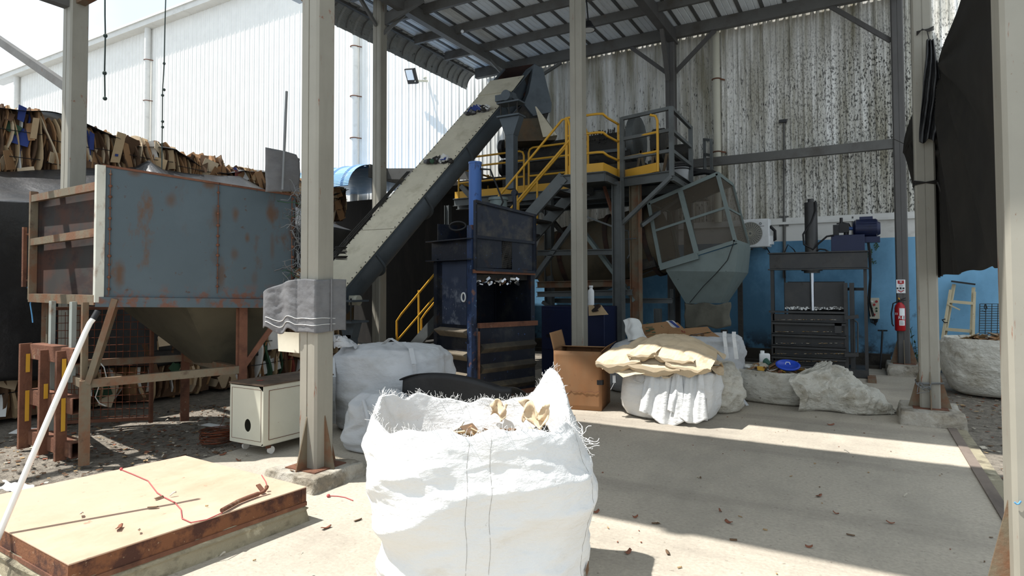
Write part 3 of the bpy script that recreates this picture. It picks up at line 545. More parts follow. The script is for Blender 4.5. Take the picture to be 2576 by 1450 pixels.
q = MB(); q.bar(up(A, zt), up(Cc, 2.56), .02, .02); q.build('top_edge', rust, T)
# legs
LA = V((-6.06, 2.87, 0)); LBk = V((-7.86, 3.30, 0)); LC = LA+dL*1.32; LD = V((-6.98, 4.38, 0))
def leg(p, h, w=.075, m=rust):
    q = MB(); q.bar(up(p, 0), up(p, h), w, w, dL); return q.build('leg', m, T)
leg(LA, .75, .085, rustpaint); leg(LBk, 1.45, .05, rustpaint); leg(LC, 1.42); leg(LD, 1.45, .085)
q = MB(); q.bar(up(LA, .70)-ab*.035, up(LA, 1.45)-ab*.035, .03, .05); q.build('leg_upper', rustpaint, T)
q = MB(); q.bar(up(LA, .72)+dL*.03, up(A, 1.48)+dL*.12, .10, .05); q.build('slanted_strut', rustpaint, T)
q = MB(); q.bar(up(LC, .75), up(Cc-dL*.05, 1.42), .06, .05); q.build('slanted_strut', rust, T)
q = MB(); q.bar(up(LC, .70)-ab*.05, up(LC, 1.44)-ab*.05, .03, .08); q.build('leg_upper', rust, T)
for s_, k in ((-.35, 1), (-.95, 1)):
    q = MB(); q.bar(up(LA+ab*s_, .70 if s_ > -.5 else .0), up(LA+ab*s_, 1.45), .05, .04); q.build('frame_post', mat('post_pale', (150, 156, 150), .6, 0, [((120, 84, 54), 7, .55, .68, (1, 1, .5), .8)]) if k else rust, T)
for a, b_ in ((LA, LC), (LBk, LD), (LA, LBk), (LC, LD)):
    q = MB(); q.bar(up(a, .72), up(b_, .74), .06, .075); q.build('leg_rail', rustpaint, T)
q = MB()
for z in (.95, 1.25): q.bar(up(LBk, z), up(LBk+ab*.14, z), .03, .02)
q.build('small_rungs', rustpaint, T)
q = MB(); q.bar(up(LBk+ab*.14, .5), up(LBk+ab*.14, 1.45), .03, .03); q.build('frame_post', rustpaint, T)
# funnel below right half
q = MB(); M0 = A+dL*.72; M1 = Bc+dL*.72; a = [up(M0-ab*.1, 1.42), up(Cc-ab*.05, 1.40), up(Dc, 1.4), up(M1, 1.42)]; ctr = (M0+Cc+Dc+M1)/4; ctr += dL*.25
b4 = [up(ctr+ab*.12-dL*.12, .62), up(ctr+ab*.12+dL*.12, .62), up(ctr-ab*.12+dL*.12, .62), up(ctr-ab*.12-dL*.12, .62)]
q.add(a+b4, [(0, 1, 5, 4), (1, 2, 6, 5), (2, 3, 7, 6), (3, 0, 4, 7)]); q.build('funnel', mat('funnel_olive', (84, 80, 66), .7, .1, [((52, 50, 42), 2, .5, .7, (1, 1, 1), .7)]), T, solid=.01)
# gate handle with blue rope
q = MB(); h0 = PX(62, 572, -8.0); h1 = PX(60, 722, -8.0); q.bar(h0, h1, .035, .035); q.build('handle_bar', rust, T)
for y in (590, 706):
    q = MB(); q.cyl(PX(62, y, -8.0), PX(88, y, -7.93), .012); q.build('handle_stub', rust, T)
q = MB(); r = random.Random(5); c = PX(79, 716, -7.95)
for k in range(14):
    q.tube([c+V((r.uniform(-.03, .03), r.uniform(-.03, .03), r.uniform(-.06, .06))) for _ in range(4)], .006, 5)
q.tube([c, c+V((0, 0, -.12)), c+V((.01, -.01, -.22)), c+V((.03, 0, -.34)), c+V((.05, 0, -.42))], .007, 5)
tag(q.build('rope_knot', ropeb), 'pale blue rope knotted on the bin gate edge', 'rope')
# torn wire tangle + chicken wire between bin and column
P0 = up(Cc, 0)+V((.0, .02, 0)); P1 = V((-4.12, 3.86, 0))
q = MB(); Wd = (P1-P0); nn = 15; mm = 22; r = random.Random(8)
def cwp(i, j): u = i/nn; z = 1.62+.98*j/mm; return P0+Wd*(u+.01*math.sin(j*1.3))+V((0, .06*noise.noise(V((i*.3, j*.3, 0))), z-.12*u+.03*noise.noise(V((i*.4, j*.2, 4)))))
for i in range(nn+1):
    pts = []
    for j in range(mm+1):
        off = .45*(1 if (j//1) % 2 else -1)*(1 if i % 2 else -1); pts.append(cwp(i+off*.5, j))
    q.tube(pts, .0035, 4)
tag(q.build('chicken_wire', wiregrey), 'chicken wire stretched between the steel bin and the big front column', 'wire netting')
q = MB()
for k in range(60):
    u = r.random()**1.3*.55; z = r.choice([1.7, 1.78, 2.1, 2.35, 2.5])+r.gauss(0, .1); c = P0+Wd*u+V((0, -.03, z)); pts = [c]
    d = V((r.gauss(0, 1), r.gauss(0, .5), r.gauss(0, 1))).normalized()
    for s_ in range(8):
        d = (d+V((r.gauss(0, .6), r.gauss(0, .3), r.gauss(0, .6)))).normalized(); c = c+d*.035; pts.append(c)
    q.tube(pts, r.choice([.003, .004, .0045]), 4, 0 if r.random() < .9 else 1)
tag(q.build('wire_tangle', [wiregrey, paperg]), 'tangle of loose grey wire hanging at the right end of the bin', 'wire', None, 'stuff')
q = MB(); r = random.Random(12)
for k in range(26):
    c = P0+Wd*r.uniform(.05, .5)+V((0, .0, 1.60+r.uniform(0, .16))); q.box(c, (r.uniform(.03, .1), .02, r.uniform(.03, .09)), Matrix.Rotation(r.uniform(-1, 1), 3, 'Y') @ Matrix.Rotation(r.uniform(-1, 1), 3, 'X'), r.randrange(4))
tag(q.build('waste_scraps', [paperw, kraft, cardd, clothm]), 'pale waste scraps caught at the foot of the wire netting', 'scraps', None, 'stuff')
# grey board and thin pole on bin end
def gbf(u, v):
    p = PX(668+80*u, 371+112*v+22*u*(1-v)-(0 if v > .1 else 0), -5.15-.0*u); x = p+V((.05*math.sin(u*2.5)+.02*noise.noise(V((u*2, v*3, 1))), 0, -.05*v*u*0))
    if u > .9 and v < .15: x.z -= .03
    return x
q = MB(); q.grid(gbf, 16, 18); tag(q.build('rubber_sheet', clothm, solid=.012), 'grey rubber sheet standing upright at the right end of the bin', 'sheet')
q = MB(); q.cyl(PX(721, 230, -5.05), PX(711, 478, -5.05), .013); tag(q.build('thin_pole', wiregrey), 'thin pale pole rising in front of the grey upright sheet', 'pole')
# grey cloth around column c2
T2 = thing('grey_cloth', 'ragged grey woven cloth wrapped round the big front column', 'cloth', (-3.93, 3.6, 1.2))
def cw(u, v):
    z = 1.215+.43*(1-v)+.012*noise.noise(V((u*6, v*4, 0))); s_ = u*.86
    # path: flap from left, front face, corner, right face
    x = -4.03-.40+s_
    if x < -4.03:
        p = V((x, 3.47-.02*math.sin(u*20), 0)); k = (-4.03-x)/.40; z = 1.215+.005*k+(.43-.05*k-.06*k*k)*(1-v)+(.03*math.sin(k*9)*(v))
    elif x < -3.82: p = V((x, 3.475, 0))
    else: p = V((-3.815, 3.475+(x+3.82)*1.35, 0))
    d = .004*crease(V((u*.9, 0, v*.43)), 9, 2)+.002*crease(V((u*.9, 0, v*.43)), 22, 5); return V((p.x+d, p.y-d, z))
q = MB(); q.grid(cw, 110, 36); q.build('cloth_wrap', clothm, T2, solid=.006)
for v in (.74, .86):
    q = MB(); q.tube([V(cw(i/50, v))+V((.004, -.008, 0)) for i in range(3, 46)], .003, 4); tag(q.build('white_thread', paperw, T2), 'white thread line')
q = MB(); q.tube([V(cw(.86, i/12))+V((.012, -.012, 0)) for i in range(13)], .010, 5); q.build('tie_seam', clothm, T2)
q = MB(); q.prism([PY(698, 835, 3.62), PY(752, 838, 3.62), PY(752, 889, 3.62), PY(700, 884, 3.62)], (0, .02, 0)); tag(q.build('white_board', mat('rusty_white_board', (216, 210, 190), .6, 0, [((190, 130, 60), 9, .58, .66, (1, 1, 1), .8)])), 'small rust-speckled white metal board below the grey cloth', 'board')
# ---------------------------------------------------------------- rusty rack
T = thing('rusty_rack', 'small rusty steel rack of posts and tubes standing left of the pole', 'rack', (-6.8, 2.85, 0))
pa = V((-7.2, 2.87, 0)); pb = V((-6.36, 2.83, 0)); e = (pb-pa).normalized()
for s_, h, w_ in ((0, 1.03, .1), (.43, .99, .08), (.80, 1.0, .09)):
    q = MB(); q.bar(up(pa+e*s_, 0), up(pa+e*s_, h), w_, .04, e); o = q.build('post', rust, T)
    for zc, hz_ in (((.42, .30), (.84, .18)) if s_ != .43 else ((.60, .14),)):
        q = MB(); q.bb(pa+e*s_+V((.0215, -w_/2*.9, zc-hz_/2)) if False else pa+e*s_+V((-.022, -.052, zc-hz_/2)), pa+e*s_+V((.021, -.050, zc+hz_/2))); 
        q = MB(); q.box(pa+e*s_+V((w_/2+.002, 0, zc)), (.003, .034, hz_)); tag(q.build('paint_patch', yel, o), 'flaking yellow paint patch')
for z, h in ((.95, .14), (.5, .14), (.10, .13)):
    q = MB(); a = up(pa-e*.02+V((0, .09, 0)), z); b_ = up(pb+e*.12+V((0, .09, 0)), z); w_ = .12; tq = .008
    q.bar(a+V((0, 0, h/2)), b_+V((0, 0, h/2)), w_, tq); q.bar(a-V((0, 0, h/2)), b_-V((0, 0, h/2)), w_, tq); q.bar(a-V((0, w_/2, 0)), b_-V((0, w_/2, 0)), tq, h); q.bar(a+V((0, w_/2, 0)), b_+V((0, w_/2, 0)), tq, h); q.build('square_tube', rust, T)
# mesh panel
T = thing('wire_mesh_panel', 'rusty framed wire mesh panel standing in the dark behind the bin legs', 'mesh panel', (-7.6, 3.75, 0))
m0 = V((-8.0, 3.42, 0)); m1 = V((-7.22, 4.12, 0)); me_ = m1-m0; H = 1.34
for a, b_ in ((up(m0, 0), up(m0, H)), (up(m1, 0), up(m1, H)), (up(m0, H), up(m1, H)), (up(m0, .05), up(m1, .05))):
    q = MB(); q.bar(a, b_, .035, .035); q.build('frame_bar', rust, T)
q = MB()
for k in range(1, 14): q.tube([up(m0+me_*k/14, .05), up(m0+me_*k/14+V((.01*math.sin(k), 0, 0)), H*.5), up(m0+me_*k/14, H-.02*(k % 3))], .0035, 4)
for k in range(1, 16): z = H*k/16; q.tube([up(m0, z), up(m0+me_*.5, z+.01*math.sin(k)), up(m1, z)], .0035, 4)
q.build('mesh_grid', wire, T)
# ---------------------------------------------------------------- plate on concrete block
T = thing('steel_plate_platform', 'low platform of a rusted steel plate on a concrete base at front left', 'platform', (-4.2, 2.1, 0))
h = .222; C_ = [PZ(172, 1425, h), PZ(771, 1228, h), PZ(466, 1149, h)]; C_.append(C_[0]+C_[2]-C_[1]); C_[3] = C_[3]+V((-.75, .0, 0))
C_[3] = C_[0]+(PZ(15, 1340, h)-C_[0])*1.85
a2 = PZ(0, 1247, h)
poly = [C_[0], C_[1], C_[2], a2.lerp(C_[2], -.25), C_[3]]
ctr = sum(poly, V())/5
q = MB(); q.prism(poly, (0, 0, .008)); q.build('top_plate', platem, T, bevel=.002)
q = MB()
for i in range(5):
    a, b_ = poly[i], poly[(i+1) % 5]; nrm = (b_-a).cross(V((0, 0, 1))).normalized(); q.chan(a-nrm*.03+V((0, 0, -.05)), b_-nrm*.03+V((0, 0, -.05)), .05, .10, .012) if False else q.bar(a-nrm*.02+V((0, 0, -.047)), b_-nrm*.02+V((0, 0, -.047)), .036, .095)
q.build('edge_channel', plateside, T)
q = MB(); pp = []
for i in range(5):
    a, b_ = poly[i], poly[(i+1) % 5]
    for k in range(24): pp.append(a.lerp(b_, k/24))
def cb(u, v):
    p = pp[round(u*len(pp)) % len(pp)]; o = (p-ctr); o.z = 0; on = o.normalized(); z = .135*(1-v); d = -.005+.03*v+.012*noise.noise(V((p.x*6, p.y*6, z*14)))+(.02 if .3 < v < .4 else 0)
    return V((p.x+on.x*d, p.y+on.y*d, z-.01*v))
q.grid(cb, len(pp), 12, 0, True, True); tag(q.build('concrete_base', oldconc, T), 'crumbling concrete base')
q = MB()
for i in range(5):
    a, b_ = poly[i], poly[(i+1) % 5]; nrm = (b_-a).cross(V((0, 0, 1))).normalized(); q.bar(a-nrm*.01+V((0, 0, -.105)), b_-nrm*.01+V((0, 0, -.105)), .03, .025)
q.build('lower_flange', rust, T)
def hull(pts): return pts
q = MB(); P3 = [PZ(x, y, .236) for x, y in ((305, 1182), (335, 1194), (372, 1210), (395, 1240), (410, 1250), (440, 1265), (455, 1282), (458, 1305), (480, 1315), (520, 1308), (560, 1290))]; q.tube(P3, .0035, 5); q.ball(P3[0]+V((0, 0, .004)), .012, 8)
tag(q.build('red_string', redcord), 'thin faded red cord lying in curves on the rusted plate', 'cord')
q = MB(); q.tube([PZ(x, y, .234) for x, y in ((658, 1196), (668, 1212), (672, 1226), (666, 1238))], .0035, 5); tag(q.build('red_string', redcord), 'short red cord end beside the rust scroll', 'cord')
q = MB(); q.tube([PZ(x, y, .004) for x, y in ((826, 1248), (850, 1249), (868, 1252), (888, 1260))], .004, 5); q.ball(PZ(826, 1248, .012), .014, 8); tag(q.build('red_string', redcord), 'short red cord on the concrete right of the platform', 'cord')
q = MB()
P3 = [PZ(x, y, .25) for x, y in ((558, 1285), (600, 1262), (625, 1252), (650, 1243))]; q.tube(P3, .014, 9); q.tube([PZ(650, 1243, .25), PZ(662, 1238, .255), PZ(672, 1228, .27)], .010, 6); q.box(PZ(655, 1228, .27), (.06, .03, .008), Matrix.Rotation(.6, 3, 'Y')); q.ball(PZ(671, 1226, .26), .014, 8)
tag(q.build('rust_scroll', rust), 'curled strip of rusted metal lying on the plate', 'scrap metal')
# pole
T = thing('white_pole', 'long white plastic pole with black tip leaning at front left', 'pole', (-4.45, 1.66, 0))
pt = PX(246, 783, -4.22); pk_ = PZ(15, 1340, .235)+V((.0, -.03, 0)); bd_ = PX(214, 838, -4.21); pbm = pk_+(pk_-bd_)*(.23/(bd_.z-pk_.z)); pbm.z = .012
pts = [pbm, pk_, pk_.lerp(bd_, .5)+V((0, 0, .004)), bd_, bd_.lerp(pt, .4)+V((-.004, 0, .006)), bd_.lerp(pt, .62)]
q = MB(); q.tube(pts, .0165, 12); q.build('tube', pvc, T)
q = MB(); q.tube([pts[-1], pt], .018, 12); q.build('black_tip', blackp, T)
# cream cabinet
T = thing('cream_cabinet', 'cream metal cabinet on castors with a round hole, dirty top', 'cabinet', (-5.05, 4.2, 0))
K = V((-4.84, 3.80, 0)); ex = V((-.47, -.01, 0)); ey = V((.03, .82, 0)); z0, z1 = .10, .655
def quadbox(m, a, b_, c_, z0, z1): q = m; q.prism([up(a, z0), up(a+b_, z0), up(a+b_+c_, z0), up(a+c_, z0)], (0, 0, z1-z0))
# front wall with round hole
q = MB(); n = 32; hc = (.27, .215); rr = .052
cx_, cz_ = ex.length*.0+.47-.13-.0, 0
outer = []; inner = []
hx, hz = .215, .235; W_, H_ = .47, z1-z0-.01
for i in range(n):
    a = 2*math.pi*i/n; inner.append((hx+rr*.85*math.cos(a), hz-.06+rr*1.15*math.sin(a)))
    ca, sa = math.cos(a), math.sin(a); ts = []
    if abs(ca) > 1e-6: ts.append((W_-hx)/ca if ca > 0 else -hx/ca)
    if abs(sa) > 1e-6: ts.append((H_-hz+.06)/sa if sa > 0 else -(hz-.06)/sa)
    k = min(t_ for t_ in ts if t_ > 0); outer.append((hx+k*ca, hz-.06+k*sa))
f2 = lambda p: up(K+ex*(p[0]/.47), z0+p[1])
vs = [f2(p) for p in outer]+[f2(p) for p in inner]
q.add(vs, [(i, (i+1) % n, n+(i+1) % n, n+i) for i in range(n)]); q.build('end_panel', cabm, T, solid=.004)
q = MB(); q.prism([up(K, z0), up(K+ey, z0), up(K+ey, z1), up(K, z1)], (-.006, 0, 0)); q.prism([up(K+ex, z0), up(K+ex+ey, z0), up(K+ex+ey, z1), up(K+ex, z1)], (.006, 0, 0)); q.prism([up(K+ey, z0), up(K+ey+ex, z0), up(K+ey+ex, z1), up(K+ey, z1)], (0, -.006, 0)); q.prism([up(K, z0), up(K+ex, z0), up(K+ex+ey, z0), up(K+ey, z0)], (0, 0, .006)); q.build('body', cabm, T)
q = MB(); q.prism([up(K+V((.01, -.01, 0)), z1), up(K+ex+V((-.01, -.01, 0)), z1), up(K+ex+ey+V((-.01, .01, 0)), z1), up(K+ey+V((.01, .01, 0)), z1)], (0, 0, .016)); q.build('top', cabtop, T)
q = MB()
for a, b_ in (((.03, .04), (.44, .04)), ((.03, .52), (.44, .52)), ((.03, .04), (.03, .52)), ((.44, .04), (.44, .52))): q.bar(f2(a)+V((0, -.003, 0)), f2(b_)+V((0, -.003, 0)), .003, .003)
g2 = lambda a, b_: up(K+ey*a, z0+b_)+V((.003, 0, 0))
for a, b_ in (((.07, .05), (.78, .05)), ((.07, .51), (.78, .51)), ((.07, .05), (.07, .51)), ((.78, .05), (.78, .51))): q.bar(g2(*a), g2(*b_), .004, .004)
q.build('panel_groove', rust, T)
for a, b_ in ((.12, .12), (.88, .12), (.12, .88), (.88, .88)):
    p = K+ex*a+ey*b_; q = MB(); q.bar(up(p, .1), up(p, .06), .03, .04); o = q.build('castor', rust, T)
    q = MB(); q.cyl(up(p, .036)+V((-.011, .03, 0)), up(p, .036)+V((.011, .03, 0)), .036, None, 20); q.build('castor_wheel', pvc, o)
q = MB(); q.box(up(K+ex*.55+ey*.2, z1+.018), (.06, .04, .003), Matrix.Rotation(.4, 3, 'Z')); tag(q.build('paper_scrap', paperr), 'faded pink paper scrap on the cabinet top', 'scrap')
# wire coils
def coil(c, r, h, sd, label, m=wire):
    rr = random.Random(sd); q = MB(); pts = []
    for k in range(22):
        pts = []; z = h*rr.random(); ra = r*rr.uniform(.8, 1.05); tl = rr.uniform(-.12, .12); ph = rr.uniform(0, 6); ox, oy = rr.gauss(0, .012), rr.gauss(0, .012)
        for i in range(28): a = 2*math.pi*i/28; pts.append(V(c)+V((ox+ra*math.cos(a), oy+ra*math.sin(a), .006+z+tl*ra*.3*(1+math.cos(a+ph)))))
        q.tube(pts, .0035, 5, 0, True)
    for k in range(5):
        p = V(c)+V((r*rr.uniform(-.6, .9), r*rr.uniform(-.3, .9), h)); q.tube([p, p+V((.03, .05, .09)), p+V((rr.uniform(-.05, .15), .1, rr.uniform(.12, .25)))], .0025, 4)
    return tag(q.build('wire_coil', m), label, 'wire coil')
coil(PZ(548, 1112, 0)+V((0, 0, 0)), .17, .12, 4, 'coil of rusty wire on the ground left of the cream cabinet')
# cables under bin
q = MB(); q.tube([PY(x, y, 3.6) for x, y in ((245, 905), (262, 925), (268, 950), (248, 975), (240, 1000), (250, 1015), (266, 1022))], .006, 6); tag(q.build('white_strap', pvc), 'curled white strap hanging from the bin leg rail', 'strap')
sheet('white_sheet_scrap', PZ(540, 1072, .01), (.33, .02, 0), (.0, .10, 0), paperw, 'flat white sheet lying in the shade behind the wire coil', 'scrap')
sheet('white_sheet_scrap', PZ(62, 1085, .03), (.22, .1, 0), (-.05, .12, .03), paperw, 'white paper lying at the foot of the rusty rack', 'scrap')
q = MB(); r = random.Random(9)
q.grid(lambda u, v: PZ(5+75*u+8*math.sin(v*5), 1215+22*v+10*u, .02)+V((0, 0, .02*noise.noise(V((u*5, v*5, 0)))+.015)), 16, 8); tag(q.build('plastic_scrap', paperw, solid=.003), 'crumpled white plastic lying behind the rusted platform', 'scrap')
# ================================================================ MACHINES
def PD(x, y, d): return O+ray(x, y)*d
screenm = bpy.data.materials.new('screen_mesh'); screenm.use_nodes = True
_b = screenm.node_tree.nodes['Principled BSDF']; _b.inputs['Base Color'].default_value = lin((74, 66, 54)); _b.inputs['Roughness'].default_value = .8; _b.inputs['Alpha'].default_value = .72
# ---- inclined screw conveyor
T = thing('screw_conveyor', 'long covered grey conveyor rising from lower left to the roof', 'conveyor', (-6.6, 9, 0))
R0_ = PD(863, 730, 10.); R1_ = PD(1344, 161, 12.7); dc = (R1_-R0_).normalized(); Wc = V((-.68, -.06, 0)); Wn = Wc.normalized(); nc = Wn.cross(dc).normalized()
if nc.z < 0: nc = -nc
def CP(s, w, n): return R0_.lerp(R1_, s)+Wc*w+nc*n
LC_ = (R1_-R0_).length
q = MB(); pts = []
for i in range(15):
    a = math.pi*i/14; pts.append((.5-.5*math.cos(a), -.26-.30*math.sin(a)))
prof_ = [(0, 0)]+pts+[(1, 0)]
vs = []
for s in (-.02, .93): vs += [CP(s, a, b_) for a, b_ in prof_]
k = len(prof_); q.add(vs, [(i, i+1, k+i+1, k+i) for i in range(k-1)], 0, True); q.add(vs, [tuple(range(k)), tuple(range(2*k-1, k-1, -1))]); q.build('trough', trough, T, solid=.006)
for s in (.13, .36, .58, .80):
    q = MB(); vs = []
    for s2 in (s, s+.006): vs += [CP(s2, .5+(a-.5)*1.10, b_*1.10-.0) for a, b_ in prof_]+[CP(s2, .5+(a-.5)*.96, b_*.97) for a, b_ in reversed(prof_)]
    m_ = 2*k; q.add(vs, [(i, (i+1) % m_, m_+(i+1) % m_, m_+i) for i in range(m_)]+[tuple(range(m_)), tuple(range(2*m_-1, m_-1, -1))]); q.build('trough_flange', trough, T)
for s0, s1 in ((-.02, .222), (.224, .505), (.507, .755), (.757, .86)):
    q = MB(); q.prism([CP(s0, -.05, .012), CP(s1, -.05, .012), CP(s1, 1.05, .012), CP(s0, 1.05, .012)], nc*.012); q.build('cover_plate', coverm, T)
q = MB(); q.prism([CP(.845, -.10, .03), CP(.925, -.06, .035), CP(.925, 1.06, .035), CP(.845, 1.06, .03)], nc*.01); q.build('lid', coverm, T)
for w_ in (-.02, 1.02):
    q = MB(); q.bar(CP(-.02, w_, -.01), CP(1.0, w_, -.01), .06, .02, nc); q.build('edge_flange', trough, T)
r = random.Random(2); q = MB()
for i in range(44):
    s = .02+.83*i/44
    for w_ in (-.02, 1.02): q.ball(CP(s, w_, .03), .011, 6)
q.build('bolts', machd, T)
q = MB(); q.prism([CP(.90, 0, 0), CP(1., 0, 0), CP(1., 0, -.55), CP(.90, 0, -.55)], Wn*.01); q.prism([CP(.90, 1, 0), CP(1., 1, 0), CP(1., 1, -.55), CP(.90, 1, -.55)], -Wn*.01); q.prism([CP(1., 0, 0), CP(1., 1, 0), CP(1., 1, -.55), CP(1., 0, -.55)], dc*.01); q.build('head_box', rustpanel, T)
# discharge chute
hb = [PD(1344, 168, 12.7), PD(1366, 172, 12.9)]
q = MB(); hp = [(1344, 162), (1366, 172), (1388, 262), (1386, 282), (1342, 292), (1318, 262), (1330, 232)]; q.prism([PD(x, y, 12.55) for x, y in hp], (-.55, .35, 0)); q.build('discharge_chute', trough, T)
q = MB(); hp = [(1318, 258), (1388, 258), (1372, 312), (1300, 318), (1296, 300)]; q.prism([PD(x, y, 12.6) for x, y in hp], (-.5, .4, 0)); q.build('chute_neck', machd, T)
q = MB(); hp = [(1292, 300), (1372, 296), (1402, 342), (1398, 352), (1290, 356)]; q.prism([PD(x, y, 12.5) for x, y in hp], (-.5, .5, 0)); q.build('feed_hopper', drumm, T)
q = MB(); q.prism([PD(1346, 268, 12.3), PD(1398, 340, 12.3), PD(1366, 345, 12.3)], (.02, .02, 0)); q.build('hopper_flap', coverm, T)
# support post, bearing
q = MB(); a = PD(1287, 318, 11.6); b_ = V((a.x, a.y, 3.4)); q.bar(a, b_, .17, .17, (0, 1, 0)); q.build('support_post', trough, T)
q = MB(); q.prism([a+V((-.22, -.09, .16)), a+V((.22, -.09, .16)), a+V((.09, -.09, -.18)), a+V((-.09, -.09, -.18))], (0, .18, 0)); q.build('post_head', trough, T)
q = MB(); q.bb(a+V((-.24, -.16, .16)), a+V((.24, .12, .19))); q.bb(a+V((-.24, -.16, .42)), a+V((.24, .12, .45))); q.build('bearing_plate', trough, T)
for dx in (-.18, 0, .18):
    q = MB(); q.cyl(a+V((dx, -.1, .16)), a+V((dx, -.1, .48)), .012, None, 8); q.build('threaded_rod', machd, T)
q = MB(); q.cyl(a+V((-.02, -.2, .55)), a+V((-.02, .1, .55)), .10, None, 20); q.bar(a+V((-.3, -.05, .55)), a+V((.1, -.05, .55)), .12, .12); q.build('bearing', trough, T)
# foot
f0 = CP(-.02, .3, -.45); ft = PD(888, 812, 10.0)
q = MB(); q.cyl(CP(.0, -.10, -.28), CP(.0, -.22, -.28), .085, None, 24); q.bar(CP(.0, .0, -.28), CP(.0, -.14, -.28), .16, .16); tag(q.build('foot_bearing', cabm, T), 'pale round bearing cap')
q = MB(); q.bb(ft+V((-.26, -.2, .0)), ft+V((.16, .2, .03))); q.bb(ft+V((-.26, -.2, .34)), ft+V((.16, .2, .37))); q.build('foot_plate', trough, T)
for dx in (-.2, -.05, .1):
    q = MB(); q.cyl(ft+V((dx, -.15, 0)), ft+V((dx, -.15, .4)), .014, None, 8); q.build('threaded_rod', machd, T)
q = MB(); q.prism([ft+V((-.22, -.08, 0)), ft+V((.12, -.08, 0)), ft+V((.04, -.08, -.25)), ft+V((-.14, -.08, -.25))], (0, .16, 0)); q.bar(ft+V((-.05, 0, -.2)), V((ft.x-.05, ft.y, 0)), .16, .16, (0, 1, 0)); q.build('foot_post', trough, T)
q = MB()
for k in range(3): q.tube([CP(.03+.0*k, 1.10+.05*k, .04), CP(.2, 1.09+.05*k, .05+.01*k), CP(.47, 1.08+.04*k, .05)], .012, 6)
q.build('side_conduits', machd, T)
# litter lying on the cover
for s, w_, lb in ((.50, .35, 'crumpled plastic rubbish lying midway up the conveyor cover'), (.745, .45, 'crumpled plastic rubbish lying high up the conveyor cover')):
    q = MB(); r = random.Random(int(s*100))
    for k in range(16): q.ball(CP(s+r.uniform(-.004, .006), w_+r.uniform(-.4, .4), .04+r.uniform(0, .05)), r.uniform(.03, .07), 7, r.choices(range(5), (5, 2, .12, .3, 4))[0], (1.3, 1, .8))
    for k in range(10): q.box(CP(s+.004, w_+r.uniform(-.3, .3), .08+r.uniform(0, .06)), (.12, .01, .10), Matrix.Rotation(r.uniform(-1, 1), 3, 'Y') @ Matrix.Rotation(r.uniform(-1, 1), 3, 'X'), r.randrange(3))
    tag(q.build('plastic_rubbish', [machd, paperw, paperb, paperg, clothm]), lb, 'rubbish')
tag(coil(PD(858, 655, 9.4), .09, .2, 14, 'bunch of dark wire hanging at the foot of the conveyor', machd), None)
# ---- platform
PZ_ = 3.45
F1 = V((-4.4, 9.65, PZ_)); F2 = PZ(1522, 430, PZ_); F3 = PZ(1558, 447, PZ_); G2 = PZ(1690, 428, PZ_); G3 = PZ(1740, 461, PZ_); F1.y = F2.y-.02
G1 = F3+V((.02, .0, 0))
T = thing('machine_platform', 'high grey steel platform carrying the drum machine, with yellow railings', 'platform', (-5, 11, 0))
poly = [V((-7.6, 10.75, PZ_)), V((-4.4, 10.75, PZ_)), F1, F2, F3, G2, G3, V((G3.x, 12.7, PZ_)), V((-7.6, 12.7, PZ_))]
q = MB(); q.prism([p-V((0, 0, .03)) for p in poly], (0, 0, .03)); q.build('deck', machg, T)
for i in range(8):
    a, b_ = poly[i], poly[i+1]; q = MB(); q.chan(a-V((0, 0, .09)), b_-V((0, 0, .09)), .06, .16); q.build('edge_channel', machg, T)
for Yb in (10.9, 11.5, 12.2):
    q = MB(); q.ibeam((-7.6, Yb, 3.3), (G3.x, Yb, 3.3), .12, .16); q.build('joist', machg, T)
def post(p, z0, z1, w_=.16, m=machg, kind='i'):
    q = MB(); (q.ibeam if kind == 'i' else q.bar)((p[0], p[1], z0), (p[0], p[1], z1), w_, w_, (1, 0, 0)) if kind != 'i' else q.ibeam((p[0], p[1], z0), (p[0], p[1], z1), w_, w_, .012, (1, 0, 0)); return q.build('support_column', m, T)
cA = PY(1556, 650, 9.9); cB = PY(1600, 650, 10.25); cD = PY(1382, 650, 10.7); cE = PY(1690, 800, 11.4); cF = PY(1127, 560, 11.0)
post(cA, 0, 3.35, .17); post(cB, 0, 3.35, .17, rustpaint); post(cD, 0, 3.35, .15); post(cE, 0, 1.5, .1); post(cF, 0, 3.35, .12)
post(PY(1655, 800, 10.9), 0, 1.15, .12); post((-7.4, 12.5), 0, 3.35); post((-5.4, 12.4), 0, 3.35); post((-3.0, 12.4), 0, 3.35); post(PY(1222, 600, 10.9), 0, 3.35)
def pbrace(a, b_, w_=.08, h_=.06, m=machg): q = MB(); q.bar(a, b_, w_, h_); q.build('brace', m, T)
pbrace(G2-V((0, 0, .1)), PY(1562, 566, 9.9)); pbrace(G3-V((0, 0, .1)), PY(1612, 568, 10.25))
pbrace(PY(1345, 700, 10.0), PY(1462, 536, 10.0), .1, .08); pbrace(PY(1440, 545, 10.3), PY(1598, 758, 10.3), .14, .06, hopm); pbrace(PY(1520, 470, 10.2), PY(1556, 585, 10.0), .05, .04, rust)
pbrace(PY(1460, 540, 9.95), PY(1552, 574, 9.95), .03, .03); pbrace(PY(1360, 520, 10.9), PY(1460, 640, 10.9), .1, .08, machd); pbrace(PY(1480, 480, 10.9), PY(1440, 560, 10.9), .08, .08)
pbrace(PY(1600, 805, 10.5), PY(1690, 900, 10.5), .06, .06); pbrace(PY(1365, 760, 10.6), PY(1470, 830, 10.6), .06, .06)
pbrace(PY(1190, 502, 10.8), PY(1160, 468, 10.8), .06, .1)
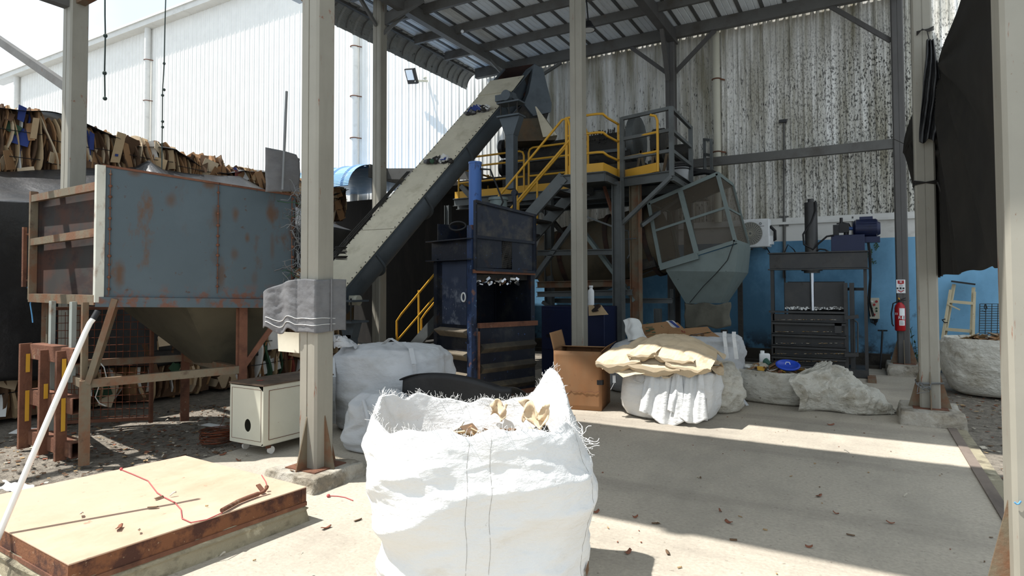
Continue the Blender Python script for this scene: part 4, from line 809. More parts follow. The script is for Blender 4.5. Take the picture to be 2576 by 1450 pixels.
# base frame of the drum
def girder(a, b_, h_, w_=.1, m=machg): q = MB(); q.ibeam(a, b_, w_, h_); q.build('girder', m, T)
girder(PY(1352, 717, 10.4), PY(1590, 712, 10.4), .12, .12, rustpaint); girder(PY(1352, 741, 10.1), PY(1590, 736, 10.1), .10); girder(PY(1352, 637, 10.0), PY(1556, 634, 10.0), .10); girder(PY(1380, 757, 10.9), PY(1692, 757, 10.9), .09)
girder(PY(1470, 745, 11.4), PY(1690, 655, 10.9), .1)
# toe boards
def slab(name, a, b_, h_, m, t_=.006, z=None): q = MB(); n = (V(b_)-V(a)).cross(V((0, 0, 1))).normalized()*t_; q.prism([V(a), V(b_), V(b_)+V((0, 0, h_)), V(a)+V((0, 0, h_))], n); q.build(name, m, T)
F1b = F1+V((.1, .04, 0)); F2b = F2+V((-.05, .05, 0)); F3b = F3+V((-.03, .05, 0))
slab('toe_board', F1b, F2b, .15, yel); slab('toe_board', F2b, F3b, .15, yel); slab('toe_board', F3b+V((.06, .1, 0)), PZ(1652, 432, PZ_), .15, yel)
slab('toe_board', (-7.6, 10.8, PZ_), (-4.5, 10.8, PZ_), .15, yel); 
# railings
def rail(pts, r_=.021, m=yel, name='rail'): q = MB(); q.tube(pts, r_, 9); return q.build(name, m, T)
P_ = lambda p, z: V((p.x, p.y, PZ_+z))
for z in (.97, .66, .33):
    m1 = F1b.lerp(F2b, .85); rail([P_(F1b+V((.02, 0, 0)), z), P_(m1, z+.0), P_(F2b, z-.01), P_(F2b.lerp(F3b, .3), z-.03), P_(F3b, z-.02)])
rail([P_(F1b, 0), P_(F1b, .98)], .03, yel, 'rail_post'); rail([P_(F3b, 0), P_(F3b, .96)], .022, yel, 'rail_post'); rail([P_(F1b.lerp(F2b, .5), 0), P_(F1b.lerp(F2b, .5), .97)], .02, machd, 'rail_post')
e1 = PZ(1655, 432, PZ_)
rail([P_(e1, 0), P_(e1, .85), P_(e1+V((-.03, 0, 0)), .93), P_(e1+V((-.12, 0, 0)), .96)], .022, yel, 'rail_post')
for z in (.34, .66): rail([P_(F3b, z), P_(e1, z)])
def sq(a, b_, w_=.055, name='grey_rail'): q = MB(); q.bar(a, b_, w_, w_); q.build(name, machg, T)
G1p = PZ(1566, 446, PZ_); G3m = G2.lerp(G3, .97)
for z in (1.02, .66, .32): sq(P_(G1p, z), P_(G2, z)); sq(P_(G2, z), P_(G3m, z))
for p in (G1p, G2, G3m): sq(P_(p, -.1), P_(p, 1.04), .07, 'grey_post')
# distant small rail by wall girt
w0 = PY(1773, 425, 12.6); w1 = PY(1790, 430, 12.2)
for a in (w0, w1): sq(a, a+V((0, 0, .62)), .05, 'grey_post')
sq(w0+V((0, 0, .6)), w1+V((0, 0, .6)), .05); sq(w0+V((0, 0, .3)), w1+V((0, 0, .3)), .05); sq(V((G3.x, 12.5, 3.85)), w0+V((0, 0, .33)), .05)
# left walkway loops
Yl = 10.8
def loop(xa, xb, zt=.98, both=True):
    a = V((xa, Yl, PZ_)); b_ = V((xb, Yl, PZ_)); c = .10
    pts = [a, a+V((0, 0, zt-c)), a+V((c*.3, 0, zt-c*.3)), a+V((c, 0, zt))]+([b_+V((-c, 0, zt)), b_+V((-c*.3, 0, zt-c*.3)), b_+V((0, 0, zt-c)), b_] if both else [b_+V((0, 0, zt))])
    rail(pts)
    for z in (.33, .66): rail([a+V((0, 0, z)), b_+V((0, 0, z))])
xl1 = PY(1318, 400, Yl).x; xl2 = PY(1330, 400, Yl).x; loop(-7.5, xl1, .86); loop(xl2, -4.5, .9)
rail([(-7.5, Yl, PZ_), (-7.5, 12.6, PZ_+.0)], .02); 
for z in (.33, .66): rail([(-7.5, Yl, PZ_+z), (-7.5, 12.6, PZ_+z)])
rail([(-7.5, 12.0, PZ_), (-7.5, 12.0, PZ_+.7)])
# stairs
T_plat = T
T = thing('steel_stairs', 'grey steel stairs with yellow handrails climbing to the platform', 'stairs', (-6.2, 10, 0))
st, sb_ = V((-4.35, 0, 3.42)), V((-8.0, 0, 0))
Yn, Yf = F1.y+.02, F1.y+.80
for Yq in (Yn, Yf):
    q = MB(); q.chan(st+V((0, Yq, 0)), sb_+V((0, Yq, 0)), .06, .20); q.build('stringer', machg, T)
for i in range(1, 15):
    p = st.lerp(sb_, i/15); q = MB(); q.bb((p.x-.13, Yn, p.z-.015), (p.x+.13, Yf, p.z+.02)); q.build('tread', machd, T)
for Yq in (Yn, Yf):
    o_ = V((0, Yq, 0)); rail2 = [st+o_+V((.12, 0, .02)), st+o_+V((.12, 0, .85)), st+o_+V((.08, 0, .98)), st+o_+V((-.02, 0, .98)), sb_+o_+V((.12, 0, 1.02)), sb_+o_+V((.0, 0, .88)), sb_+o_+V((0, 0, 0))]
    q = MB(); q.tube(rail2, .021, 9); q.build('handrail', yel, T)
    q = MB(); q.tube([st+o_+V((.12, 0, .62)), sb_+o_+V((.0, 0, .48))], .02, 9); q.build('mid_rail', yel, T)
    for k in (.25, .36, .6, .85): p = st.lerp(sb_, k)+o_; q = MB(); q.tube([p, p+V((0, 0, .98))], .02, 8); q.build('rail_post', yel, T)
# ---- upper machine on platform
T = thing('feed_screen_machine', 'dark dirty cylindrical screening machine standing on the platform behind yellow rails', 'machine', (-4.8, 11.7, PZ_))
ym = 11.75
q = MB(); q.cyl((-6.6, ym, 4.25), (-3.85, ym, 4.25), .42, None, 36); q.build('body', machd, T)
q = MB(); q.bb((-6.7, ym-.45, 3.5), (-3.6, ym+.45, 3.95)); q.build('bed', machd, T)
q = MB(); q.bb((-6.7, ym-.47, 4.18), (-3.9, ym-.40, 4.24)); q.build('side_ledge', machg, T)
r = random.Random(4); q = MB()
for i in range(60): x = -5.1+1.15*i/60; q.box((x, ym-.12+r.uniform(-.1, .1), 4.66+r.uniform(0, .03)), (.012, .02, r.uniform(.05, .10)))
for i in range(90): q.box((r.uniform(-6.5, -3.9), ym-.40+r.uniform(0, .04), r.uniform(4.28, 4.5)), (.02, .05, .02))
tag(q.build('spikes', machd, T), None, None, None, 'stuff')
q = MB(); q.cyl((-3.92, ym, 4.45), (-3.78, ym, 4.45), .48, None, 40); q.build('drum_guard', machg, T)
q = MB(); q.cyl((-3.45, ym-.1, 4.28), (-3.25, ym-.1, 4.28), .33, None, 32); q.build('pulley_guard', machd, T)
q = MB(); q.cyl((-3.05, ym-.1, 4.1), (-2.75, ym-.1, 4.1), .16, None, 24); q.build('motor', machd, T)
for x0 in (-3.62, -3.35, -3.1):
    for d in (-.12, .12):
        q = MB(); q.bar((x0+d, ym-.45, 3.5), (x0, ym-.45, 4.15), .05, .03, (0, 1, 0)); q.build('trestle_leg', drumm, T)
q = MB(); q.cyl((-3.6, ym, 3.95), (-3.5, ym, 3.95), .08); q.build('shaft', machg, T)
q = MB(); a = PY(1268, 375, 11.4); q.cyl(a+V((-.05, 0, .0)), a+V((.05, 0, 0)), .2, None, 28); q.cyl(a+V((-.05, 0, -.42)), a+V((.05, 0, -.42)), .18, None, 28); q.build('belt_pulley', blackp, T)
q = MB(); q.cyl((-5.2, ym-.3, 3.55), (-5.2, ym-.3, 3.75), .2, None, 24); q.build('pump', machd, T)
# bucket on balcony
p = PZ(1703, 438, PZ_); p = V((G3.x-.18, G3.y-.1, PZ_)); T = thing('plastic_bucket', 'white bucket with dark rim standing on the platform corner', 'bucket', p)
q = MB(); q.lathe([(.01, 0), (.13, 0), (.16, .30), (.165, .30)], p); q.build('bucket_body', whitem, T)
q = MB()
for z in (.25, .29, .33): q.tube([p+V((.17*math.cos(a), .17*math.sin(a), z)) for a in [i*math.pi/12 for i in range(24)]], .012, 6, 0, True)
q.build('bucket_rim', blackp, T)
# ---- drum below platform
T = thing('rotary_drum', 'big brownish steel drum tilted under the platform', 'drum', (-4, 11.2, 1))
yd = 11.3; da = PY(1392, 668, yd); db = PY(1668, 598, yd); q = MB(); q.cyl(da, db, .66, None, 48); q.build('drum_shell', drumm, T)
q = MB(); q.cyl(da-(db-da).normalized()*.28, da, .36, .66, 48); q.build('drum_cone', drumm, T)
for k in (.2, .62, .93):
    q = MB(); c = da.lerp(db, k); d = (db-da).normalized(); q.cyl(c-d*.04, c+d*.04, .70, None, 48); q.build('drum_ring', rustpanel, T)
q = MB(); q.box(PY(1620, 668, 10.9), (.5, .3, .18), Matrix.Rotation(math.radians(-14), 3, 'Y')); q.build('roller_bracket', machd, T)
q = MB(); q.tube([PY(1572, 580, 10.2), PY(1582, 582, 10.2), PY(1585, 640, 10.2), PY(1578, 650, 10.2)], .02); q.tube([PY(1600, 600, 10.1), PY(1570, 603, 10.1)], .012); q.build('pipe_loop', machg, T)
# ---- screen enclosure + hopper
T = thing('screen_enclosure', 'tilted steel-framed mesh box with grey-green hopper below, right of the platform', 'enclosure', (-2.5, 11.2, 0))
yb0, yb1 = 10.6, 11.95
q4 = [(1632, 512), (1805, 437), (1850, 608), (1662, 668)]; Fq = [PY(x, y, yb0) for x, y in q4]; Bq = [p+V((0, yb1-yb0, 0)) for p in Fq]
def fb(a, b_, w_=.06, m=hopm): q = MB(); q.bar(a, b_, w_, w_*.7, (0, 1, 0)); q.build('frame_bar', m, T)
for S_ in (Fq, Bq):
    for i in range(4): fb(S_[i], S_[(i+1) % 4])
for i in range(4): fb(Fq[i], Bq[i])
mt, mb_ = Fq[0].lerp(Fq[1], .47), Fq[3].lerp(Fq[2], .50); fb(mt, mb_, .085); fb(Fq[0].lerp(Fq[3], .45), Fq[1].lerp(Fq[2], .5), .04); fb(Fq[1].lerp(Fq[2], .5), Bq[1].lerp(Bq[2], .5), .035)
fb(Fq[3]+V((0, -.04, -.04)), mb_+V((.03, -.04, -.04)), .10)
for S_ in ((Fq[0], mt, mb_, Fq[3]), (mt, Fq[1], Fq[2], mb_), (Fq[1], Bq[1], Bq[2], Fq[2])):
    q = MB(); q.add([p+V((0, .01, 0)) for p in S_], [(0, 1, 2, 3)]); q.build('mesh_screen', screenm, T)
q = MB(); q.prism([Fq[0], Fq[1], Bq[1], Bq[0]], (0, 0, -.01)); q.build('top_plate', machd, T)
H0 = [PY(1677, 670, yb0+.02), PY(1857, 613, yb0+.02)]; H0 += [H0[1]+V((0, 1.3, 0)), H0[0]+V((0, 1.3, 0))]
H1 = [PY(1680, 700, yb0+.02), PY(1846, 690, yb0+.05)]; 
hb0 = [PY(1726, 764, yb0+.25), PY(1812, 763, yb0+.25)]; hb0 += [hb0[1]+V((.0, .7, 0)), hb0[0]+V((0, .7, 0))]
Hm = [PY(1676, 682, yb0+.02), PY(1850, 684, yb0+.02)]; Hm += [Hm[1]+V((0, 1.3, 0)), Hm[0]+V((0, 1.3, 0))]
q = MB(); q.add(H0+Hm+hb0, [(0, 1, 5, 4), (1, 2, 6, 5), (2, 3, 7, 6), (3, 0, 4, 7), (4, 5, 9, 8), (5, 6, 10, 9), (6, 7, 11, 10), (7, 4, 8, 11)]); q.build('hopper', hopm, T, solid=.008)
q = MB()
def skirt(u, v):
    p = PY(1722+114*u+2*math.sin(v*9), 764+60*v+3*math.sin(u*11), yb0+.2); return p+V((0, .03*math.sin(u*9+v*3)+.5*max(0, u-.85), .01*noise.noise(V((u*4, v*5, 0)))))
q.grid(skirt, 30, 12); q.build('rubber_skirt', mat('skirt_grey', (92, 90, 80), .9, 0, [((60, 58, 52), 4, .45, .7, (1, 1, 1), .6)]), T, solid=.01)
a = PY(1822, 830, yb0+.35); q = MB(); q.bar(a, (a.x, a.y, 0), .10, .10); q.build('leg', machd, T)
for xx in (-3.1, -1.95): 
    q = MB(); q.bar((xx, 11.9, 0), (xx, 11.9, 1.9), .08, .08); q.build('leg', machd, T)
q = MB(); q.tube([PY(1846, 610, yb0-.02), PY(1830, 655, yb0-.0), PY(1800, 690, yb0+.0), PY(1770, 720, yb0+.08), PY(1735, 762, yb0+.2)], .006, 5); q.build('crack_wire', blackd, T)
q = MB(); q.tube([PY(1740, 438, 11.5)+V((0, 0, 0)), PY(1775, 432, 11.5), PY(1800, 438, 11.5)], .05, 8); q.box(PY(1765, 432, 11.6), (.5, .3, .06), Matrix.Rotation(.2, 3, 'Y')); tag(q.build('black_plastic_heap', blackm), 'black plastic scraps lying on top of the mesh box', 'plastic')
# ---- navy electrical cabinets and things behind the speckled column
T = thing('navy_cabinet', 'dark navy steel cabinet in the shade behind the rust-speckled column', 'cabinet', (-4.3, 9.2, 0))
a = PY(1362, 770, 9.3); b_ = PY(1520, 770, 9.3); q = MB(); q.bb((a.x, 9.3, .02), (b_.x, 9.95, a.z)); q.build('body', navy, T, bevel=.008)
q = MB(); q.bb((a.x+.03, 9.285, .5), ((a.x+b_.x)/2, 9.3, a.z-.05)); q.build('door', navy, T, bevel=.004)
q = MB()
for k in range(3): q.bb((a.x+.1, 9.275, .7+.02*k), (a.x+.3, 9.286, .71+.02*k))
q.build('vent_slots', blackp, T)
q = MB(); q.bb((a.x-.1, 9.5, 0), (a.x, 9.9, .8)); q.build('side_box', navy, T)
zt_ = a.z
p = V((PY(1487, 760, 9.5).x, 9.5, zt_)); T = thing('white_bottle', 'white plastic bottle standing on the navy cabinet', 'bottle', p)
q = MB(); q.lathe([(.0, 0), (.05, 0), (.052, .02), (.052, .24), (.045, .27), (.028, .285), (.028, .32)], p); q.build('bottle_body', whitem, T)
q = MB(); q.lathe([(.0, .345), (.034, .345), (.036, .31), (.0, .31)], p); q.build('bottle_cap', whitem, T)
q = MB(); q.prism([PY(1480, 768, 9.28), PY(1512, 768, 9.28), PY(1530, 792, 9.24), PY(1481, 795, 9.24)], (0, .012, 0)); o = tag(q.build('cardboard_piece', cardl), 'folded cardboard piece hanging over the navy cabinet edge', 'cardboard')
q = MB(); q.grid(lambda u, v: PY(1492+16*u+4*math.sin(v*6), 768+18*v-3*u, 9.22)+V((0, .01*math.sin(u*6), 0)), 8, 8); tag(q.build('dark_rag', rustpanel, solid=.004), 'dark rag on the cardboard piece', 'rag')
# ---- central navy baler
T = thing('navy_baling_press', 'worn navy blue vertical baling press in the middle with open chamber', 'press', (-4.7, 7.6, 0))
N0 = V((-4.66, 7.02, 0)); ea = V((.36, 1.1, 0)).normalized(); eb = V((-.95, .31, 0)).normalized(); LS, DT = 1.17, .86
def BP(s, t, z): return N0+ea*s+eb*t+V((0, 0, z))
def bbox(name, s0, s1, t0, t1, z0, z1, m, par=None, bev=0, slope=0): 
    q = MB(); q.prism([BP(s0, t0, z0), BP(s1, t0, z0), BP(s1, t1, z0), BP(s0, t1, z0)], (0, 0, z1-z0)); return q.build(name, m, par or T, bevel=bev)
bbox('corner_post', -.02, .07, -.02, .08, .0, 2.42, bluepost); bbox('corner_post', LS-.06, LS+.02, -.02, .08, 0, 2.62, bluebal); bbox('corner_post', -.02, .06, DT-.06, DT+.02, 0, 1.98, bluebal); bbox('corner_post', LS-.06, LS+.02, DT-.06, DT+.02, 0, 2.6, bluebal)
bbox('inner_post', .06, .12, .0, .06, .02, 1.05, worn)
bbox('back_wall', .02, LS, DT-.03, DT-.02, 0, 2.5, bluebal); bbox('far_wall', LS-.04, LS-.03, 0, DT, 0, 2.5, bluebal); bbox('near_wall', .03, .04, .1, DT-.05, .15, 1.98, worn if False else bluebal)
# near (left) face: worn panel, ribs
o = bbox('worn_panel', .02, .03, .14, DT-.14, 1.03, 1.93, mat('worn_panel', (52, 60, 78), .4, .15, [((150, 156, 164), 5, .50, .72, (1, 1, 1), .85, ((2, 1.75, 1.35),)), ((204, 208, 212), 34, .62, .70, (1, 1, .5), .7, ((2, 1.7, 1.4),)), ((30, 40, 62), 2.6, .55, .7, (1, 1, 1), .7)], None, .15))
q = MB(); c = BP(.012, .20, 1.42); q.tube([c+eb*.045*math.cos(a)+V((0, 0, .06*math.sin(a))) for a in [i*math.pi/12 for i in range(24)]], .012, 6, 0, True); q.build('eye_ring', paperw, o)
for z in (.98, .66, .36):
    q = MB(); q.prism([BP(.02, .08, z), BP(-.085, .08, z-.03), BP(-.085, .08, z-.045), BP(.02, .08, z-.13)], eb*(DT-.16)); tag(q.build('side_rib', dustb, T), 'dusty angled rib')
bbox('lower_panel', .02, .03, .06, DT-.06, .05, 1.03, bluebal)
# crosshead I beam
q = MB(); q.ibeam(BP(.02, -.02, 2.09), BP(.02, DT+.12, 2.09), .24, .30, .016); q.build('crosshead_beam', bluebal, T)
q = MB(); q.ibeam(BP(LS-.1, -.02, 2.2), BP(LS-.1, DT+.05, 2.2), .2, .30, .016); q.build('crosshead_beam', bluebal, T)
# right face guard
q = MB(); q.prism([BP(.05, -.03, 2.26), BP(LS, -.03, 2.22), BP(LS, -.03, 2.64), BP(.05, -.03, 2.76)], -eb*-.01); q.build('upper_guard', mat('guard_soiled', (40, 46, 58), .5, .25, [((104, 96, 80), 1.6, .46, .66, (1, 1, 1), .75), ((24, 26, 34), 3, .56, .66, (1, 1, 1), .8)], (30, .12, .01), .12), T)
q = MB()
for a_, b_ in ((BP(.03, -.045, 2.75), BP(LS+.02, -.045, 2.63)), (BP(.03, -.045, 2.26), BP(LS+.02, -.045, 2.22)), (BP(.03, -.045, 1.81), BP(LS+.02, -.045, 1.78)), (BP(.03, -.045, 1.8), BP(.03, -.045, 2.76)), (BP(LS, -.045, 1.78), BP(LS, -.045, 2.64))): q.bar(a_, b_, .04, .04)
q.build('guard_frame', bluebal, T)
bbox('guard_panel', .05, .52, -.035, -.025, 1.83, 2.25, bluebal); bbox('guard_panel', .72, LS, -.035, -.025, 1.81, 2.24, bluebal)
q = MB()
for k in range(9):
    s0 = .52+.2*k/9; q.tube([BP(s0, -.03, 1.83), BP(min(.72, s0+.1), -.03, 2.24)], .004, 4); q.tube([BP(s0+.03, -.03, 2.24), BP(max(.52, s0-.1), -.03, 1.83)], .004, 4)
for k in range(14): z = 1.83+.03*k; q.tube([BP(.52, -.03, z), BP(.72, -.03, z+.04)], .003, 4)
q.build('grille', machd, T)
q = MB(); q.bar(BP(.0, -.03, 1.78), BP(LS, -.03, 1.76), .05, .05); q.build('guard_sill', rust, T)
# chamber inside and door
bbox('ram_plate', .06, LS-.06, .06, DT-.06, 1.66, 1.74, machd)
r = random.Random(21); q = MB()
for k in range(50): q.box(BP(r.uniform(.1, 1.0), r.uniform(.0, .2), 1.63+r.uniform(-.03, .05)), (r.uniform(.02, .08), .02, r.uniform(.01, .04)), Matrix.Rotation(r.uniform(-1, 1), 3, 'Z') @ Matrix.Rotation(r.uniform(-.7, .7), 3, 'Y'), r.choices((0, 1, 2), (4, 2, 1))[0])
o = q.build('shredded_foil', [chrome, paperw, cardd]); tag(o, 'shiny shredded foil caught under the press ram', 'foil', None, 'stuff')
D = bbox('chamber_door', .12, LS-.02, -.03, -.01, .06, 1.03, bluebal)
q = MB(); q.bar(BP(.08, -.05, 1.03), BP(LS+.03, -.05, 1.02), .05, .07); q.build('door_rail', rust, D)
for z in (.74, .46, .20):
    q = MB(); q.prism([BP(.13, -.03, z+.03), BP(.13, -.10, z-.02), BP(.13, -.10, z-.035), BP(.13, -.03, z-.10)], ea*(LS-.15)); tag(q.build('door_rib', MATS.get('door_rib_soiled') or mat('door_rib_soiled', (58, 54, 48), .85, .1, [((90, 82, 66), 3, .45, .65, (1, 1, 1), .7)]), D), 'dusty angled rib')
q = MB(); q.bar(BP(.05, -.05, .05), BP(LS+.03, -.05, .03), .06, .06); q.build('door_sill', rust, D)
q = MB(); q.cyl(BP(.085, -.05, .15), BP(.085, -.05, .95), .018); q.build('hinge_rod', rust, D)
# hydraulics on top
q = MB(); c = BP(.40, .42, 0); q.cyl(c+V((0, 0, 2.2)), c+V((0, 0, 3.38)), .095, None, 28); q.cyl(c+V((0, 0, 3.38)), c+V((0, 0, 3.41)), .10, None, 28); q.build('hydraulic_cylinder', cylb, T)
q = MB(); q.tube([c+V((.08, 0, 3.3)), c+V((.25, .02, 3.28)), c+V((.36, .05, 3.0)), c+V((.42, .1, 2.8)), c+V((.36, .1, 2.7))], .014, 8); q.build('hose', blackd, T)
c = BP(.75, .3, 0); q = MB(); q.cyl(c+V((0, 0, 2.66)), c+V((0, 0, 2.86)), .13, None, 24); q.cyl(c+V((0, 0, 2.86)), c+V((0, 0, 2.90)), .15, None, 24); tag(q.build('pump_motor', hopm, T), 'grey-green pump motor')
q = MB(); q.bb(c+V((-.4, -.1, 2.5)), c+V((.3, .3, 2.66))); q.cyl(c+V((.28, 0, 2.66)), c+V((.28, 0, 3.0)), .03); q.cyl(c+V((.28, -.03, 2.95)), c+V((.28, .03, 2.95)), .045, None, 16); q.build('valve_block', bluebal, T)
q = MB(); q.tube([BP(-.05, .25, 2.45)+V((.14*math.cos(a), 0, .06*math.sin(a)-.03)) for a in [i*math.pi/10 for i in range(20)]], .014, 7, 0, True); q.build('hose_loop', blackd, T)
# ---- right-hand charcoal baler
T = thing('charcoal_baling_press', 'charcoal vertical baling press standing against the blue wall', 'press', (-.7, 12.2, 0))
YB = 11.95
def PB(x, y, dy=0): p = PY(x, y, YB); return p+V((0, dy, 0))
def pbx(name, x0, x1, y0, y1, dy0, dy1, m, par=None, bev=0):
    q = MB(); a = PB(x0, y0); b_ = PB(x1, y1); q.bb((a.x, YB+dy0, b_.z), (b_.x, YB+dy1, a.z)); return q.build(name, m, par or T, bevel=bev)
pbx('frame_post', 1937, 1950, 640, 936, 0, .12, balr); pbx('frame_post', 2171, 2186, 640, 940, .05, .17, balr); pbx('frame_post', 1960, 1968, 676, 936, .75, .85, balr)
o = pbx('crosshead_beam', 1936, 2183, 641, 673, -.03, .25, balr); q = MB()
a = PB(1932, 637); b_ = PB(2186, 677); q.bb((a.x, YB-.06, a.z-.02), (b_.x, YB+.28, a.z)); q.bb((a.x, YB-.06, b_.z), (b_.x, YB+.28, b_.z+.02)); q.build('beam_flange', balr, o)
pbx('chamber_back', 1972, 2126, 709, 905, .65, .7, balr)
o = pbx('guard_plate', 1972, 2124, 711, 780, .10, .13, balr)
q = MB(); r = random.Random(6)
for k in range(44):
    x = 1976+146*k/44; 
    if 2033 < x < 2046: continue
    a = PB(x, 778+r.uniform(-1, 1)); q.box(a+V((0, .095, r.uniform(0, .02))), (.035, .006, r.uniform(.01, .05)), Matrix.Rotation(r.uniform(-.3, .3), 3, 'Y'))
tag(q.build('scuffed_edge', paperw, o), 'bright scuffed lower edge')
pbx('chamber_rail', 1935, 2127, 782, 790, -.05, .08, balr)
D = pbx('chamber_door', 1944, 2128, 790, 925, .0, .03, balr)
for y in (808, 838, 867, 893, 912):
    a = PB(1943, y); b_ = PB(2128, y); q = MB(); q.bb((a.x, YB-.10, a.z-.012), (b_.x, YB+.02, a.z+.012)); q.bb((a.x, YB-.10, a.z-.05), (b_.x, YB-.085, a.z)); q.build('door_rib', balr, D)
q = MB(); a = PB(1948, 838); b_ = PB(2124, 838); r = random.Random(7)
for y, dn in ((806, 30), (836, 34), (865, 20), (891, 34), (910, 90)):
    for k in range(dn):
        p = PB(r.uniform(1948, 2122), y); q.box(p+V((0, r.uniform(-.09, -.02), .012)), (r.uniform(.01, .05), r.uniform(.01, .03), .006), Matrix.Rotation(r.uniform(-3, 3), 3, 'Z'), r.choices((0, 1, 2, 3), (5, 4, 2, 1))[0])
tag(q.build('paper_crumbs', [litter[0], litter[1], litter[2], papery]), 'crumbs of paper and card lying on the ribs of the charcoal press', 'crumbs', None, 'stuff')
pbx('side_jamb', 2122, 2136, 712, 940, -.02, .15, balr); pbx('side_panel', 2136, 2152, 712, 930, .1, .8, balr); pbx('side_jamb', 2100, 2118, 812, 838, -.1, .0, balr)
q = MB(); q.cyl(PB(2148, 800, -.03), PB(2150, 890, -.03), .014); q.tube([PB(2150, 806, -.05), PB(2158, 812, -.05), PB(2158, 885, -.05), PB(2150, 900, -.05)], .012); q.bar(PB(2125, 800, -.04), PB(2160, 796, -.04), .06, .06); q.bar(PB(2125, 893, -.04), PB(2160, 892, -.04), .06, .06); q.build('door_latch', balr, T)
pbx('base_foot', 2125, 2186, 928, 950, -.12, .6, balr); q = MB(); q.bar(PB(2120, 728, .3), PB(2178, 728, .12), .05, .05); q.build('tie_bar', balr, T)
q = MB(); a = PB(2193, 955, -.1); q.bb((a.x-.06, a.y-.5, 0), (a.x+.06, a.y+.1, .05)); q.build('foot_channel', rustpaint, T)
cx = PB(2039, 560); cyl_y = YB+.12
q = MB(); q.cyl((cx.x, cyl_y, PB(0, 640).z if False else PB(2039, 645).z), (cx.x, cyl_y, PB(2039, 508).z), .105, None, 28); q.cyl((cx.x, cyl_y, PB(2039, 508).z), (cx.x, cyl_y, PB(2039, 499).z), .05, None, 14); q.build('hydraulic_cylinder', balr, T)
q = MB(); q.cyl((cx.x, cyl_y, PB(2039, 676).z), (cx.x, cyl_y, PB(2039, 682).z), .17, None, 24); q.cyl((cx.x, cyl_y, PB(2039, 682).z), (cx.x, cyl_y, PB(2039, 687).z), .13, None, 24); q.build('gland', balr, T)
q = MB(); q.cyl((cx.x, cyl_y-.02, PB(2039, 682).z), (cx.x, cyl_y-.02, PB(2039, 782).z), .036, None, 20); q.build('piston_rod', chrome, T)
q = MB(); hosep = [(2051, 505), (2052, 530), (2040, 560), (2020, 590), (2022, 615), (2045, 628), (2060, 612), (2080, 595), (2098, 592)]; q.tube([PB(x, y, .02) for x, y in hosep], .016, 8); q.tube([PB(x, y, .06) for x, y in ((2048, 632), (2062, 627), (2075, 628), (2088, 636))], .014, 8); q.tube([PB(x, y, .3) for x, y in ((2103, 560), (2120, 557), (2135, 560), (2142, 575))], .012, 8); q.build('hose', blackd, T)
o = pbx('oil_tank', 2090, 2176, 592, 636, .05, .5, navy, bev=.006)
a = PB(2152, 572, .25); b_ = PB(2207, 572, .25); q = MB(); q.cyl(a, b_, .155, None, 32); q.cyl(b_, b_+V((.05, 0, 0)), .13, .1, 32); q.cyl(a-V((.04, 0, 0)), a, .11, .15, 32); mo = q.build('electric_motor', navy, T)
q = MB()
for k in range(16): an = math.radians(10+k*20); q.box((a+b_)/2+V((0, .155*math.cos(an), .155*math.sin(an))), (.30, .008, .02), Matrix.Rotation(an, 3, 'X'))
q.build('cooling_fins', navy, mo)
q = MB(); c = (a+b_)/2; q.bb(c+V((-.16, -.1, -.25)), c+V((.2, .1, -.15))); q.bb(c+V((-.1, -.06, .15)), c+V((.1, .06, .20))); q.build('terminal_box', navy, mo)
q = MB(); q.cyl(a-V((.18, 0, 0)), a-V((.04, 0, 0)), .03); q.cyl(a-V((.22, 0, 0)), a-V((.14, 0, 0)), .06, None, 18); q.build('coupling', cylb, T)
q = MB(); q.box(PB(2122, 571, .25), (.16, .12, .16)); q.cyl(PB(2128, 575, .25), PB(2128, 592, .25), .04); q.cyl(PB(2115, 560, .25), PB(2115, 545, .25), .025); q.box(PB(2102, 580, .2), (.09, .09, .22)); q.build('pump', blackp, T)
q = MB(); 
for dx in (0, 6, 10): q.tube([PB(2181+dx*.4, 595, .2), PB(2186+dx*.5, 640, .2), PB(2188+dx*.4, 700, .2), PB(2183+dx*.6, 760, .3), PB(2190+dx, 800, .5)], .010, 6)
q.tube([PB(1968, 700, .5), PB(1962, 640, .5), PB(1975, 612, .5), PB(1990, 625, .5), PB(2000, 640, .4)], .010, 6); q.build('cables', blackd, T)
# ---- wall fittings
def onwall(x, y, dy=.03): return PY(x, y, WY-dy)
T = thing('control_box', 'small cream control box with coloured buttons on the wall beside the charcoal press', 'control box', onwall(2200, 803, .2))
a = onwall(2187, 750, .2); b_ = onwall(2213, 803, .2); q = MB(); q.bb((a.x, WY-.2, b_.z), (b_.x, WY-.03, a.z)); q.build('case', cabm, T, bevel=.006)
for x, y, m in ((2194, 759, whitem), (2205, 759, redm), (2199, 767, redm), (2193, 776, paperg), (2205, 776, paperg), (2193, 783, paperg), (2205, 783, paperg), (2199, 792, redm)):
    p = onwall(x, y, .2); q = MB(); q.cyl(p, p+V((0, -.02, 0)), .018 if m is not redm else .022, None, 14); tag(q.build('button', m, T), {'red_paint': 'red button', 'green_print': 'green button', 'white_plastic': 'white switch'}[m.name])
q = MB()
for k in range(5): q.tube([onwall(2190+4*k, 803, .12), onwall(2192+3.2*k, 812, .14), onwall(2199+k, 815+k, .14), onwall(2207-2*k, 810, .12), onwall(2208-3*k, 803, .12)], .008, 6)
q.build('cable_loops', blackd, T)
q = MB(); q.cyl(onwall(1972, 548, .06), onwall(1972, 300, .06), .016, None, 8); q.cyl(onwall(1973, 548, .06), onwall(1973, 700, .06), .03, None, 8); tag(q.build('wall_conduit', steel), 'thin vertical conduit on the wall left of the charcoal press', 'conduit')
q = MB(); q.bar(onwall(1960, 568, .05), onwall(1984, 567, .05), .02, .03); q.bar(onwall(1960, 546, .05), onwall(1984, 545, .05), .02, .03); tag(q.build('conduit_bracket', steel), 'pair of small steel brackets holding the wall conduit', 'bracket')
